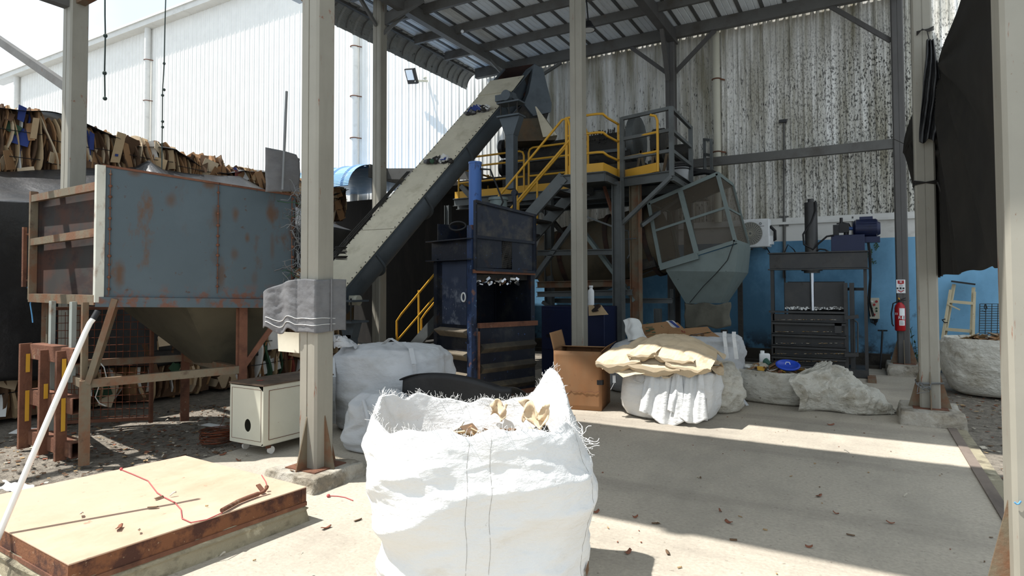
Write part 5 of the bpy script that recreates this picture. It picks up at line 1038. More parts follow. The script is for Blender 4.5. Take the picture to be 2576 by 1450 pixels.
q = MB(); q.cyl(onwall(2145, 545, .06), onwall(2145, 592, .06), .014, None, 8); tag(q.build('wall_conduit', steel), 'short conduit on the wall behind the press motor', 'conduit')
T = thing('security_camera', 'small black camera on a bracket on the mouldy wall', 'camera', onwall(1970, 306, .1))
q = MB(); q.bar(onwall(1960, 306, .14), onwall(1977, 304, .10), .06, .06); q.build('camera_body', blackp, T)
q = MB(); q.tube([onwall(1977, 304, .1), onwall(1980, 300, .05), onwall(1977, 312, .03)], .014, 6); q.build('camera_bracket', steel, T)
# AC unit
a = onwall(1868, 553, .42); b_ = onwall(1936, 622, .42); a = PY(1866, 553, 13.1); b_ = PY(1936, 621, 13.1)
T = thing('air_conditioner_unit', 'white outdoor air conditioner unit on the wall, partly behind the mesh box', 'air conditioner', ((a.x+b_.x)/2, 13.2, b_.z))
q = MB(); q.bb((a.x, 13.1, b_.z), (b_.x, 13.42, a.z)); q.build('casing', whitem, T, bevel=.02)
fc = PY(1887, 588, 13.1); q = MB()
for k in range(1, 9): q.tube([fc+V((.028*k*math.cos(t_), -.012, .028*k*math.sin(t_))) for t_ in [i*math.pi/16 for i in range(32)]], .0035, 4, 0, True)
for k in range(28): t_ = k*2*math.pi/28; q.tube([fc+V((.03*math.cos(t_), -.012, .03*math.sin(t_))), fc+V((.23*math.cos(t_+.3), -.012, .23*math.sin(t_+.3)))], .003, 4)
q.build('fan_grille', cabm, T)
q = MB(); q.cyl(fc+V((0, .02, 0)), fc+V((0, -.004, 0)), .235, None, 36); q.build('fan_opening', mat('ac_dark', (120, 122, 122), .7), T)
c = PY(1913, 563, 13.1); q = MB()
for k in range(8): t_ = k*math.pi/4; q.box(c+V((.022*math.cos(t_), -.006, .022*math.sin(t_))), (.012, .004, .007), Matrix.Rotation(-t_, 3, 'Y'))
q.tube([c+V((.017*math.cos(t_), -.006, .017*math.sin(t_))) for t_ in [i*math.pi/8 for i in range(16)]], .003, 4, 0, True); q.build('round_emblem', letter, T)
q = MB()
for k in range(9): q.bb(c+V((-.07+.016*k, -.006, -.055)), c+V((-.06+.016*k, 0, -.045)))
q.build('brand_lettering', letter, T)
for xq in (a.x+.12, b_.x-.12):
    q = MB(); q.bar((xq, 13.1, b_.z-.015), (xq, WY-.02, b_.z-.015), .04, .03); q.build('wall_bracket', steel, T)
q = MB(); q.bb((b_.x, 13.15, b_.z+.05), (b_.x+.06, 13.3, b_.z+.22)); q.build('valve_cover', whitem, T)
q = MB(); q.tube([V((b_.x+.0, 13.2, a.z-.15)), V((b_.x+.09, 13.2, a.z-.25)), V((b_.x+.09, 13.22, a.z-.42)), V((b_.x+.02, 13.22, a.z-.45))], .03, 8); q.tube([V((b_.x-.08, 13.25, b_.z)), V((b_.x-.02, 13.3, b_.z-.12)), V((b_.x+.05, 13.45, b_.z-.16))], .01, 6); q.build('hose', blackd, T)
# extinguisher
T = thing('fire_extinguisher', 'red fire extinguisher hanging on the dark wall column', 'fire extinguisher', PY(2265, 833, 12.72))
c = PY(2265, 833, 12.71); q = MB(); q.lathe([(0, 0), (.07, .0), (.083, .02), (.083, .40), (.07, .45), (.035, .49), (.03, .50), (0, .50)], c); q.build('cylinder', redm, T)
q = MB(); q.cyl(c+V((0, 0, .49)), c+V((0, 0, .55)), .022, None, 14); q.bar(c+V((0, 0, .54)), c+V((.09, -.02, .58)), .02, .015); q.bar(c+V((0, 0, .53)), c+V((.09, -.02, .54)), .02, .012); q.build('valve_handle', blackp, T)
q = MB(); q.tube([c+V((0, 0, .54)), c+V((-.02, -.01, .58))], .013, 8); tag(q.build('safety_tag', papery, T), 'yellow tag')
q = MB(); q.tube([c+V((-.02, 0, .52)), c+V((-.10, -.01, .48)), c+V((-.13, -.01, .3)), c+V((-.12, -.01, .12)), c+V((-.10, -.02, .08))], .011, 8); q.build('hose', blackd, T)
def curved_label(a0, a1, z0_, z1_, m, name='label', rr=.0845):
    q = MB(); q.grid(lambda u, v: c+V((rr*math.sin(math.radians(a0+(a1-a0)*u)), -rr*math.cos(math.radians(a0+(a1-a0)*u)), z0_+(z1_-z0_)*v)), 8, 1); return q.build(name, m, T)
curved_label(-8, 55, .27, .40, whitem, 'upper_label'); curved_label(-12, 50, .10, .19, whitem, 'lower_label'); curved_label(18, 55, .205, .265, whitem, 'number_label')
text_part('R-', 'lettering', whitem, .07, c+V((-.0, -.088, .235)), (1, 0, 0), (0, 0, 1), T); text_part('1', 'lettering', letter, .075, c+V((.055, -.072, .235)), (.85, .5, 0), (0, 0, 1), T); text_part('33', 'lettering', whitem, .05, c+V((-.058, -.066, .30)), (.8, -.5, 0), (0, 0, 1), T)
q = MB()
for k in range(3): q.bb(c+V((-.01, -.0875, .12+.022*k)), c+V((.05, -.0865, .126+.022*k)))
q.build('small_print', letter, T)
# sign
T = thing('fire_sign', 'white and red instruction sign on the dark wall column above the extinguisher', 'sign', PY(2266, 738, 12.79))
a = PY(2254.5, 704, 12.79); b_ = PY(2278, 738, 12.79); q = MB(); q.bb((a.x, 12.785, b_.z), (b_.x, 12.80, a.z)); q.build('sign_board', whitem, T)
wq = b_.x-a.x; hq = a.z-b_.z; m_ = (a.x+b_.x)/2
q = MB(); q.prism([V((a.x+.02, 12.783, a.z-.015)), V((b_.x-.02, 12.783, a.z-.015)), V((b_.x-.02, 12.783, a.z-.07)), V((m_, 12.783, a.z-.085)), V((a.x+.02, 12.783, a.z-.07))], (0, .002, 0)); q.prism([V((a.x+.02, 12.783, b_.z+.06)), V((a.x+.02, 12.783, b_.z+.045)), V((m_, 12.783, b_.z+.012)), V((b_.x-.02, 12.783, b_.z+.045)), V((b_.x-.02, 12.783, b_.z+.06)), V((m_, 12.783, b_.z+.03))], (0, .002, 0)); q.build('red_band', redm, T)
q = MB()
for k in range(2): q.bb((a.x+.05, 12.780, a.z-.035-.022*k), (b_.x-.05, 12.782, a.z-.025-.022*k))
q.build('header_lines', whitem, T)
q = MB()
for k in range(4): q.bb((a.x+.04, 12.780, a.z-.105-.028*k), (b_.x-.04, 12.782, a.z-.100-.028*k))
for k in range(3): q.bb((m_-.05+.045*k-.012, 12.780, b_.z+.072), (m_-.05+.045*k+.012, 12.782, b_.z+.10))
q.build('small_print', letter, T)
# T handle tool
T = thing('hand_puller', 'T-handled steel tool leaning on the blue wall beside the dark wall column', 'tool', (.2, 13.3, 0))
b0 = V((PY(2214, 905, 13.2).x, 13.15, .02)); b1 = PY(2220, 832, 13.5); q = MB(); q.cyl(b0, b1, .016); q.build('shaft', blackp, T)
q = MB(); q.cyl(b1+V((-.08, 0, 0)), b1+V((.08, 0, 0)), .014); q.build('handle', blackp, T)
# ladder
T = thing('wooden_ladder', 'cream wooden stepladder leaning on the blue wall at right', 'ladder', PY(2400, 890, 13.2))
def lp(x, y, dy=.0): return PY(x, y, 13.45-(y-708)*.0025-dy)
for p in (((2400, 716), (2366, 905)), ((2449, 724), (2441, 905))):
    q = MB(); a_, b2 = lp(*p[0]), lp(*p[1]); b2 = a_+(b2-a_)*((a_.z-.01)/(a_.z-b2.z)); q.bar(a_, b2, .05, .03); q.build('rail', wood, T)
for p in (((2391, 730), (2362, 905)), ((2452, 735), (2447, 905))):
    q = MB(); q.bar(lp(*p[0], .06), lp(*p[1], .16), .035, .03); q.build('rear_rail', wood, T)
for p in (((2384, 758), (2450, 764)), ((2371, 828), (2447, 834))):
    q = MB(); q.bar(lp(*p[0], .05), lp(*p[1], .05), .1, .05); q.build('step', wood, T)
q = MB(); q.bar(lp(2393, 708, .05), lp(2453, 716, .05), .14, .03); tag(q.build('top_cap', blackp, T), 'dark top cap')
q = MB(); q.bar(lp(2383, 765, .1), lp(2415, 780, .1), .04, .02); q.build('spreader', wood, T)
q = MB(); q.tube([lp(2378, 803, .15), lp(2370, 805, .15), lp(2376, 812, .16), lp(2384, 812, .16)], .01, 5); tag(q.build('wire_tie', blackd, T), None)
# grid
T = thing('wire_grid', 'dark wire grid panel leaning on the blue wall at far right', 'grid', PY(2500, 875, 13.3))
q = MB()
for k in range(5): q.tube([PY(2465+15.2*k, 765, 13.45), PY(2462+15.3*k, 885, 13.2)], .006, 5)
for k in range(19): q.tube([PY(2465-.15*k, 765+6.1*k, 13.45-.0125*k), PY(2531, 765+6.1*k, 13.45-.0125*k)], .005, 5)
q.build('bars', wiregrey if False else machd, T)
q = MB(); q.tube([PY(x, y, 13.35) for x, y in ((2478, 766), (2476, 774), (2480, 780), (2483, 776), (2480, 767))], .008, 6); q.tube([PY(x, y, 13.35) for x, y in ((2470, 782), (2478, 785), (2480, 784))], .006, 6); q.build('hooked_cord', blackd, T)
# climbing weed
for x, yb, yt, lb in ((2300, 905, 815, 'thin green weed growing at the wall beside the dark wall column'), ):
    T = thing('weed_plant', lb, 'plant', (PY(x, 900, 13.2).x+.04, 13.2, 0)); r = random.Random(31); q = MB(); l = MB()
    for s in range(7):
        p = V((PY(x, 900, 13.2).x+.05+r.uniform(-.08, .12), 13.25+r.uniform(-.1, .1), .0)); h = [1.25, .9, .5, .4, .45, .35, .3][s]; pts = [p]
        for k in range(10): p = p+V((r.gauss(0, .018), r.gauss(0, .01), h/10)); pts.append(p)
        q.tube(pts, .004, 4)
        for k in range(int(26*h)+6):
            c = pts[r.randrange(1, 11)]; d = V((r.gauss(0, 1), r.gauss(0, 1)-.3, r.gauss(0, .5))).normalized(); w_ = d.cross(V((0, 0, 1))).normalized()*.018; l.add([c, c+d*.03+w_, c+d*.075, c+d*.03-w_], [(0, 1, 2, 3)])
    q.build('stems', leaf, T); l.build('leaves', leaf, T)
T = thing('wall_creeper', 'sparse dark creeper clinging to the blue wall right of the charcoal press', 'plant', PY(2205, 665, 13.5)); r = random.Random(33); l = MB()
for k in range(70):
    t_ = r.random(); c = onwall(2196+10*math.sin(t_*7)+r.uniform(-5, 5), 600+65*t_, .045); a_ = r.uniform(0, 6.3); d = V((math.cos(a_), -.1, math.sin(a_)))*.04; w_ = V((-math.sin(a_), 0, math.cos(a_)))*.010; l.add([c, c+d*.5+w_, c+d, c+d*.5-w_], [(0, 1, 2, 3)])
l.build('leaves', leaf, T)
# ---- black tarp at right
def tp(u, v):
    """fan of cloth from the tie point; u along the row toward the viewer, v downwards"""
    top = PX(2358, 160, .80)
    y = 8.62+(3.62-8.62)*u; ztop = 8.2; zbot = 1.70+.05*math.sin(u*6)-.06*math.sin(math.pi*u)
    return y, ztop, zbot
tie = PX(2359, 163, .82)
edge_pts = [(2442, -40), (2425, 10), (2405, 60), (2383, 112), (2359, 163), (2362, 300), (2365, 400), (2360, 697)]
def tarpR(u, v):
    # left boundary follows the photographed edge, right boundary is column c8
    yl = -60+757*v; 
    if yl < 163: xl = 2359+(163-yl)/223*98
    else: xl = 2359+2*math.sin((yl-163)*.01)
    L_ = PX(xl, yl, .82); Rr = V((.80, 3.66, EYE+(L_.z-EYE)*1.0))
    zr = 1.70+(L_.z-1.68) if True else 0; Rr.z = 1.72+(L_.z-PX(2360, 697, .82).z)*1.02
    p = L_.lerp(Rr, u); d = p-tie; ang = math.atan2(d.z, -d.y); rr_ = math.hypot(d.y, d.z)
    p.x += (.050*math.sin(ang*9+.6)+.034*math.sin(ang*23)+.012*math.sin(ang*51))*min(1, rr_/1.0)*(1-.6*u)+.02*noise.noise(V((p.y*.8, p.z*.8, 4)))
    if v > .96: p.z += .04*noise.noise(V((p.y*2, 0, 1)))
    return p
T = thing('black_shade_tarp', 'large black shade tarp hanging between the right-hand columns', 'tarpaulin', (.82, 6.2, 1.7))
q = MB(); q.grid(tarpR, 110, 150); q.build('hanging_sheet', shadenet, T, solid=.004)
# side flap behind the column, tied back to the left
cor = PY(2272, 385, 9.3)
def flap(u, v):
    yl = 250+447*v; xl = (2312-40*math.sin(min(1, (yl-250)/135)*math.pi/2)) if yl < 385 else (2272+44*min(1, ((yl-385)/190))**.75)
    a = PY(xl, yl, 9.2); b_ = PX(2362, yl, .80); p = a.lerp(b_, u); d = p-cor; ang = math.atan2(d.z, d.x); p.y += .06*math.sin(ang*14)*min(1, d.length*2); return p
q = MB(); q.grid(flap, 30, 60); q.build('side_flap', shadenet, T, solid=.004)
def bunch(u, v):
    y = 102+255*v; wl = [(102, 2330, 2349), (150, 2328, 2358), (200, 2322, 2364), (260, 2318, 2362), (330, 2312, 2354), (357, 2312, 2350)]
    for i in range(len(wl)-1):
        if wl[i][0] <= y <= wl[i+1][0]: k = (y-wl[i][0])/(wl[i+1][0]-wl[i][0]); xl = wl[i][1]+(wl[i+1][1]-wl[i][1])*k; xr = wl[i][2]+(wl[i+1][2]-wl[i][2])*k; break
    return PY(xl+(xr-xl)*u, y+6*math.sin(u*7)*v, 8.44)+V((0, -.05*abs(math.sin(u*9+v*3))-.02*noise.noise(V((u*4, v*9, 0))), 0))
q = MB(); q.grid(bunch, 30, 60); q.build('gathered_bunch', tarpm, T, solid=.004)
q = MB()
for k in range(4): q.tube([PY(2306, 80+3*k, 8.50), PY(2320, 76-k, 8.45), PY(2335, 73+2*k, 8.45), PY(2349, 66+3*k, 8.5)], .006, 5)
q.tube([PY(2332, 76, 8.45), PY(2338, 102, 8.44)], .006, 5); q.tube([PY(2248, 350, 12.6), PY(2275, 362, 11), cor], .006, 5)
for k in range(3): q.tube([V((.665-.11, 8.51, 2.75+.02*k)), V((.665+.11, 8.51, 2.78-.02*k)), V((.665+.11, 8.73, 2.76)), V((.665-.11, 8.73, 2.76)), V((.665-.11, 8.51, 2.75+.02*k))], .008, 5)
q.tube([V((.78, 8.5, 2.76)), V((.83, 8.45, 2.55)), V((.85, 8.45, 2.3)), V((.84, 8.45, 2.0)), V((.86, 8.45, 1.9))], .012, 6); q.build('tie_wire', machd, T)
q = MB(); r = random.Random(3)
for k in range(5): z = .42+.03*r.random(); q.tube([V((.665-.13, 8.50, z)), V((.665+.13, 8.50, z+.02)), V((.665+.13, 8.74, z)), V((.665-.13, 8.74, z+.01)), V((.665-.13, 8.50, z))], .006, 5)
for k in range(6): c_ = V((.6, 8.48, .40)); q.tube([c_+V((r.uniform(-.08, .08), -.01, r.uniform(-.08, .06))) for _ in range(4)], .005, 5)
tag(q.build('tied_wire', wiregrey), 'loops of wire tied round the foot of the column beside the tarp', 'wire')
q = MB(); q.tube([PY(2552, 1264, 3.395), PY(2558, 1269, 3.395), PY(2563, 1268, 3.395), PY(2568, 1261, 3.395)], .004, 5); tag(q.build('blue_tie', ropeb), 'pale blue plastic tie on the nearest column', 'tie')
# ================================================================ SACKS, BOXES, LITTER
def sack(name, label, c, rx, ry, h, sd, m, group=None, n=110, mrow=60, pe=2.6, amp=.03, prof=None, rim=None, rot=0., lean=(0, 0), cat='bulk bag', inner=.25, fall=None):
    prof = prof or [(.0, 0.), (.80, .0), (.93, .03), (1.0, .14), (1.05, .42), (1.03, .7), (.97, .92), (.93, 1.0), (.86, .98), (.80, 1.-inner)]
    c = V(c); T = thing(name, label, cat, c, group); cr_, sr_ = math.cos(rot), math.sin(rot)
    L_ = [0]
    for i in range(1, len(prof)): L_.append(L_[-1]+math.hypot((prof[i][0]-prof[i-1][0])*rx, (prof[i][1]-prof[i-1][1])*h))
    def P(u, v):
        d = v*L_[-1]; i = 0
        while i < len(L_)-2 and L_[i+1] < d: i += 1
        k = (d-L_[i])/max(1e-6, L_[i+1]-L_[i]); r_ = prof[i][0]+(prof[i+1][0]-prof[i][0])*k; z = prof[i][1]+(prof[i+1][1]-prof[i][1])*k
        a = 2*math.pi*u; ca, sa = math.cos(a), math.sin(a); s_ = (abs(ca)**pe+abs(sa)**pe)**(-1/pe)
        hh = h*(rim(u) if rim else 1.); zz = z*h if z < .5 else z*h+(z-.5)*2*(hh-h)
        x, y = ca*s_*r_*rx, sa*s_*r_*ry; p = V((x, y, zz))
        w1 = crease(V((math.cos(a)*rx, math.sin(a)*ry, zz*1.2)), 2.6/max(.5, rx*2), sd)*amp*.8; w2 = crease(V((math.cos(a)*rx*1.0, math.sin(a)*ry, zz*1.5)), 6.0, sd+3)*amp*.26*(.4+1.2*abs(noise.noise(V((ca*1.5, sa*1.5, zz*2+sd))))); w3 = noise.noise(V((ca*1.5+sd, sa*1.5, zz*2)))*amp*1.6; w4 = crease(V((ca*rx, sa*ry, zz*1.5)), 15, sd+7)*amp*.08
        f_ = min(1, max(.15, z*6)) if i < 7 else .6
        q_ = 1+(w1+w2+w3+w4)*f_/max(rx, .01); x *= q_; y *= q_; zz += (w2*.7+w4)*min(1, z*3) if z > .05 else 0
        x += lean[0]*zz; y += lean[1]*zz
        return c+V((x*cr_-y*sr_, x*sr_+y*cr_, max(zz, .001)))
    q = MB(); q.grid(P, n, mrow, 0, True, True); q.build('sack_cloth', m, T, solid=.002)
    return T, P, prof, L_
def strap(T, pts, w_=.05, m=bagm, name='lifting_strap'):
    q = MB(); pts = [V(p) for p in pts]
    for i in range(len(pts)-1): q.bar(pts[i], pts[i+1], w_, .004, (0, 0, 1))
    return q.build(name, m, T)
def scraps(c, rx, ry, h, n_, sd, mats, wts=None, sz=(.05, .16), dome=0.):
    r = random.Random(sd); q = MB()
    for k in range(n_):
        a = r.uniform(0, 6.28); d = math.sqrt(r.random()); p = V(c)+V((rx*d*math.cos(a), ry*d*math.sin(a), h*r.random()+dome*(1-d*d)))
        s_ = r.uniform(*sz); q.box(p, (s_, s_*r.uniform(.5, 1), .006), Matrix.Rotation(r.uniform(0, 6.28), 3, 'Z') @ Matrix.Rotation(r.uniform(-.7, .7), 3, 'X') @ Matrix.Rotation(r.uniform(-.5, .5), 3, 'Y'), r.choices(range(len(mats)), wts)[0] if wts else r.randrange(len(mats)))
    return q
def fray(P, us, v, ln, dens, sd, base=V((0, 0, 1))):
    r = random.Random(sd); q = MB()
    for u in us:
        for k in range(dens):
            uu = u+r.uniform(-.004, .004); p = P(uu, v+r.uniform(-.004, .004)); d = (V((r.gauss(0, .5), r.gauss(0, .5), r.uniform(.2, 1.1)))).normalized(); l = ln*r.uniform(.3, 1); p2 = p+d*l*.5; d2 = (d+V((r.gauss(0, .5), r.gauss(0, .5), r.gauss(0, .4)))).normalized(); q.tube([p, p2, p2+d2*l*.5], .0011, 3)
    return q
# ---- hero sack
hc = V((-1.725, 2.735, 0))
def rimh(u):
    a = u*2*math.pi
    g = lambda m0, s_, am: am*math.exp(-(((a-m0+math.pi) % (2*math.pi)-math.pi)/s_)**2)
    # angles: 0 = +X ; right-back peak, left crest, low middle back
    return .93+g(math.radians(42), .20, .17)+g(math.radians(165), .38, .06)+g(math.radians(95), .35, -.04)+g(math.radians(-60), .8, .01)+g(math.radians(0), .4, -.12)+.012*math.sin(a*9)+.01*math.sin(a*17)
hprof = [(.0, 0.), (.80, .0), (.86, .03), (.90, .12), (.95, .30), (1.0, .5), (1.03, .68), (1.01, .83), (.97, .93), (.92, 1.0), (.90, 1.0), (.85, .90), (.76, .74)]
TH, PH, _, LH = sack('white_bulk_bag', 'large white woven bulk bag in the foreground with frayed open top', hc, .545, .51, 1.0, 5, bagm, None, 280, 190, 2.9, .036, hprof, rimh, math.radians(28), (-.05, -.01), inner=.3)
vr = (LH[10]-.002)/LH[-1]
q = fray(PH, [i/150 for i in range(150)], vr, .05, 3, 4); tag(q.build('frayed_threads', bagm, TH), None, None, None, 'stuff')
q = MB(); r = random.Random(15)
for (u0, dz) in ((.96, 0), (.985, .0), (.01, .02)):
    p = PH(u0, vr-.04)
    for k in range(9):
        d = V((r.uniform(.2, 1), r.gauss(0, .6), r.gauss(.1, .6))).normalized(); pts = [p]
        for s_ in range(7): pts.append(pts[-1]+d*.016); d = (d+V((r.gauss(0, .35), r.gauss(0, .35), r.gauss(0, .35)))).normalized()
        q.tube(pts, .0018, 4)
tag(q.build('loose_threads', bagm, TH), None, None, None, 'stuff')
# stitched seam lines in grey thread down the cloth
for u0 in (.735, .765, .90):
    q = MB(); q.tube([PH(u0+.0012*math.sin(k*.5)+.0004*k, .30+.52*k/40)*1.0+(PH(u0, .30+.52*k/40)-hc-V((0, 0, .5))).normalized()*.0015 for k in range(41)], .0007, 4); q.build('seam_thread', mat('thread_grey', (130, 124, 116), .8) if u0 == .735 else MATS['thread_grey'], TH)
q = scraps(hc+V((0, 0, .66)), .42, .40, .10, 150, 17, litter+[cardb, kraft], None, (.05, .16), .04); tag(q.build('cardboard_scraps', litter+[cardb, kraft]), 'torn cardboard scraps filling the large white foreground bag', 'scraps', None, 'stuff')
for a_, lb, sz_ in ((62, 'big crumpled brown card piece sticking out of the foreground bag', .11), (100, 'small brown card piece at the rim of the foreground bag', .07)):
    p = hc+V((.36*math.cos(math.radians(a_+10)), .36*math.sin(math.radians(a_+10)), .86)); q = MB()
    q.grid(lambda u, v, p=p, s_=sz_: p+V(((u-.5)*s_*1.6, .02*math.sin(u*5), (v-.5)*s_+.03*math.sin(u*7)))+noise.noise_vector(V((u*3, v*3, s_*30)))*s_*.35, 14, 12); tag(q.build('cardboard_scrap', kraft, solid=.004), lb, 'scrap')
# torn hole with dark edge low on the right
p = PH(.915, .40); q = MB(); nrm = (p-hc); nrm.z = 0; nrm.normalize(); rx_ = nrm.cross(V((0, 0, 1))); q.prism([p+nrm*.012+rx_*.02, p+nrm*.012+V((0, 0, .035))-rx_*.012, p+nrm*.012-rx_*.014-V((0, 0, .01)), p+nrm*.012+rx_*.006-V((0, 0, .03))], nrm*.002); q.build('torn_hole', cardd, TH)
# ---- other sacks
T1, P1_, _, L1 = sack('grey_bulk_bag', 'large greyish bulk bag, knotted at left, in front of the navy press', (-4.62, 5.35, 0), .60, .45, .92, 11, baggrey, None, 150, 90, 3.2, .055, rot=math.radians(12), inner=.06, prof=[(.0, 0.), (.84, .0), (.96, .03), (1.0, .14), (1.04, .42), (1.02, .7), (.96, .88), (.84, .97), (.5, 1.0), (.0, 1.0)])
for pts in ([(-4.0, 5.0, .55), (-4.02, 4.98, .78), (-4.12, 5.05, .93), (-4.3, 5.15, .98)], [(-5.05, 4.85, .80), (-4.98, 4.80, .6), (-4.96, 4.78, .35), (-4.97, 4.80, .1)], [(-4.55, 5.1, .95), (-4.35, 5.0, 1.03), (-4.2, 5.02, .96)]): strap(T1, pts, .05, baggrey)
q = MB(); q.grid(lambda u, v: V((-4.92, 4.92, .86))+V(((.13-.07*v)*math.cos(u*6.28), (.13-.07*v)*math.sin(u*6.28)-.1*v, .05+.12*v+.03*crease(V((u*3, v, 0)), 3, 2))), 40, 16, 0, True, True); q.build('knotted_neck', baggrey, T1)
T1, P1_, _, L1 = sack('small_grey_bag', 'smaller grey-white bag slumped behind the big front column', (-4.13, 4.60, 0), .33, .30, .56, 13, baggrey, None, 110, 60, 2.4, .05, prof=[(.0, 0.), (.84, .0), (.98, .04), (1.05, .2), (1.02, .5), (.86, .8), (.5, .97), (.0, 1.0)])
q = MB(); q.tube([(-4.1, 4.33, .5), (-4.02, 4.28, .44), (-3.98, 4.27, .33), (-4.0, 4.28, .25)], .02, 8); q.build('bag_handle', baggrey, T1)
# rubber sheet
def rub(u, v):
    a = math.radians(-62+124*u); ctr = V((-3.50, 5.0, 0)); x = ctr.x+.62*math.sin(a)*1.0; y = ctr.y-.14*math.cos(a)+.20*u*0; z = .02+(.62+.10*math.sin(math.pi*min(1, u*1.15))-.03*u)*v
    return V((x+.04*v, y+.25*v*0+.28*(u-.5), z))
q = MB(); q.grid(rub, 40, 14); tag(q.build('rubber_sheet', blackm, solid=.012), 'curved black rubber sheet standing behind the foreground bag', 'rubber sheet')
q = MB(); q.grid(lambda u, v: rub(u, 1)+V((-.05, .42*v, -.02*v-.12*v*v)), 40, 8); tag(q.build('rubber_flap', blackm, solid=.012), 'dark rubber flap lying back over the sacks', 'rubber sheet')
# card box
T = thing('cardboard_box', 'tall open brown cardboard box left of the kraft paper pile', 'box', (-3.2, 7.5, 0))
b0 = V((-3.46, 7.12, 0)); b1 = V((-2.86, 7.24, 0)); bd = V((-.12, .62, 0)); H_ = .74
for nme, a, b_ in (('front_wall', b0, b1), ('side_wall', b1, b1+bd), ('rear_wall', b1+bd, b0+bd), ('side_wall', b0+bd, b0)):
    q = MB(); nrm = (b_-a).cross(V((0, 0, 1))).normalized()
    q.grid(lambda u, v, a=a, b_=b_, nrm=nrm: a.lerp(b_, u)+V((0, 0, .004+H_*v))+nrm*(.018*math.sin(math.pi*u)*math.sin(math.pi*v)+.004*noise.noise(V((u*9, v*2, 1)))), 16, 12); q.build(nme, boxm, T, solid=.006)
def flp(a, b_, d, nm): q = MB(); q.grid(lambda u, v: V(a).lerp(V(b_), u)+V(d)*v+V((0, 0, -.03*v*v)), 8, 6); q.build(nm, cardb, T, solid=.005)
t = V((0, 0, H_)); flp(b0+bd+t, b0+t, (-.05, -.02, .26), 'flap'); flp(b1+bd+t, b0+bd+t, (.0, -.22, .05), 'flap'); flp(b1+t, b1+bd+t, (.1, .0, .12), 'flap'); flp(b0+t, b1+t, (0, .22, -.08), 'flap')
q = MB(); q.box(b1+V((-.03, -.012, .36)), (.10, .004, .06), Matrix.Rotation(.2, 3, 'Z')); q.box(b1+V((.015, .02, .36)), (.004, .05, .06)); q.build('black_tape', blackp, T)
q = MB(); q.tube([b0.lerp(b1, k/24)+V((0, -.012-.012*math.sin(math.pi*k/24), .24+.008*math.sin(k*2.3)+.006*math.sin(k*5))) for k in range(25)], .0022, 4); q.build('water_stain_line', rust, T)
# kraft-covered bag
TA, PA_, _, LA_ = sack('white_bulk_bag', 'white bulk bag half lit by the sun, under the pile of kraft paper', (-2.06, 7.52, 0), .54, .48, .60, 17, bagm, None, 150, 80, 2.7, .030, prof=[(.0, 0.), (.84, .0), (.95, .04), (1.02, .25), (1.05, .6), (1.0, .9), (.8, 1.0), (.0, 1.0)])
for cxx, wq, hh_ in ((-2.0, .42, .55), (-1.72, .34, .5)):
    q = MB(); q.grid(lambda u, v, cxx=cxx, wq=wq, hh_=hh_: V((cxx+(u-.5)*wq*(1+.3*v), 7.0-.07*v-.018*math.sin(u*17+v*2+cxx)-.010*math.sin(u*31+v*4)-.012*crease(V((u*2, v, cxx)), 2, 3), .60-hh_*v*(1-.12*math.cos(u*5)))), 30, 30); q.build('loose_cloth_fold', bagm, TA, solid=.003)
strap(TA, [(-2.36, 7.05, .52), (-2.34, 6.98, .46), (-2.26, 6.98, .44), (-2.2, 7.0, .50)], .035); strap(TA, [(-2.6, 7.0, .5), (-2.58, 6.95, .42), (-2.62, 6.94, .34)], .035); strap(TA, [(-1.62, 7.22, .58), (-1.60, 7.15, .45), (-1.56, 7.14, .3), (-1.55, 7.12, .05)], .03)
# kraft paper pile
def kpaper(cx, cy, z, rx, ry, hh, sd, droop):
    def f(u, v):
        a = 2*math.pi*u; r_ = v*(1+.16*noise.noise(V((math.cos(a)*1.6, math.sin(a)*1.6, sd)))+.05*math.sin(a*7+sd)); x, y = math.cos(a)*r_*rx, math.sin(a)*r_*ry
        zz = hh*(1-(r_)**2.2)-droop*max(0, r_-.8)*2+.050*crease(V((x, y, sd*.3)), 3.0, sd)*(.25+.8*v)+.045*noise.noise(V((x*9, y*9, sd)))*v*(1.5 if sd != 12 else .35)
        return V((cx+x, cy+y, z+zz+.012*crease(V((x, y, 1)), 17, sd+5)))
    return f
for i, (cx, cy, z, rx, ry, hh, sd, dr, lb) in enumerate(((-2.20, 7.44, .60, .74, .56, .05, 2, .16, 'lowest crumpled kraft sheet hanging over the sunlit bag'), (-2.16, 7.5, .66, .70, .52, .10, 7, .12, 'middle crumpled kraft sheet of the pile'), (-2.08, 7.58, .74, .62, .50, .21, 12, .05, 'topmost domed kraft sheet of the pile'))):
    q = MB(); q.grid(kpaper(cx, cy, z, rx, ry, hh, sd, dr), (70, 54, 84)[i], (18, 15, 26)[i], 0, i == 2, True); tag(q.build('kraft_paper_sheet', kraft, solid=.003), lb, 'paper', 'kraft paper pile')
r = random.Random(77)
for k, (x, y, w_, h_, lb) in enumerate(((1560, 905, .55, .30, 'folded kraft sheet corner hanging at the left of the pile'), (1650, 918, .6, .26, 'long folded kraft sheet at the front of the pile'), (1735, 915, .5, .28, 'dark kraft fold at the right of the pile'), (1620, 885, .35, .22, 'raised kraft fold at the left of the pile'), (1700, 898, .45, .2, 'pale kraft fold in the middle of the pile'))):
    p = PY(x, y, 6.98); ang = r.uniform(-.25, .25)
    q = MB(); q.grid(lambda u, v, p=p, w_=w_, h_=h_, k=k: p+V(((u-.5)*w_, -.05-.10*math.sin(v*3)+.3*v*v, (v-.5)*h_*(.4+.6*math.sin(u*3.1+.2))+(u-.5)*ang*w_*.6+.035*noise.noise(V((u*5, v*4, k))))), 14, 8, 0, False); tag(q.build('kraft_paper_fold', kraft, solid=.003), lb, 'paper', 'kraft paper pile')
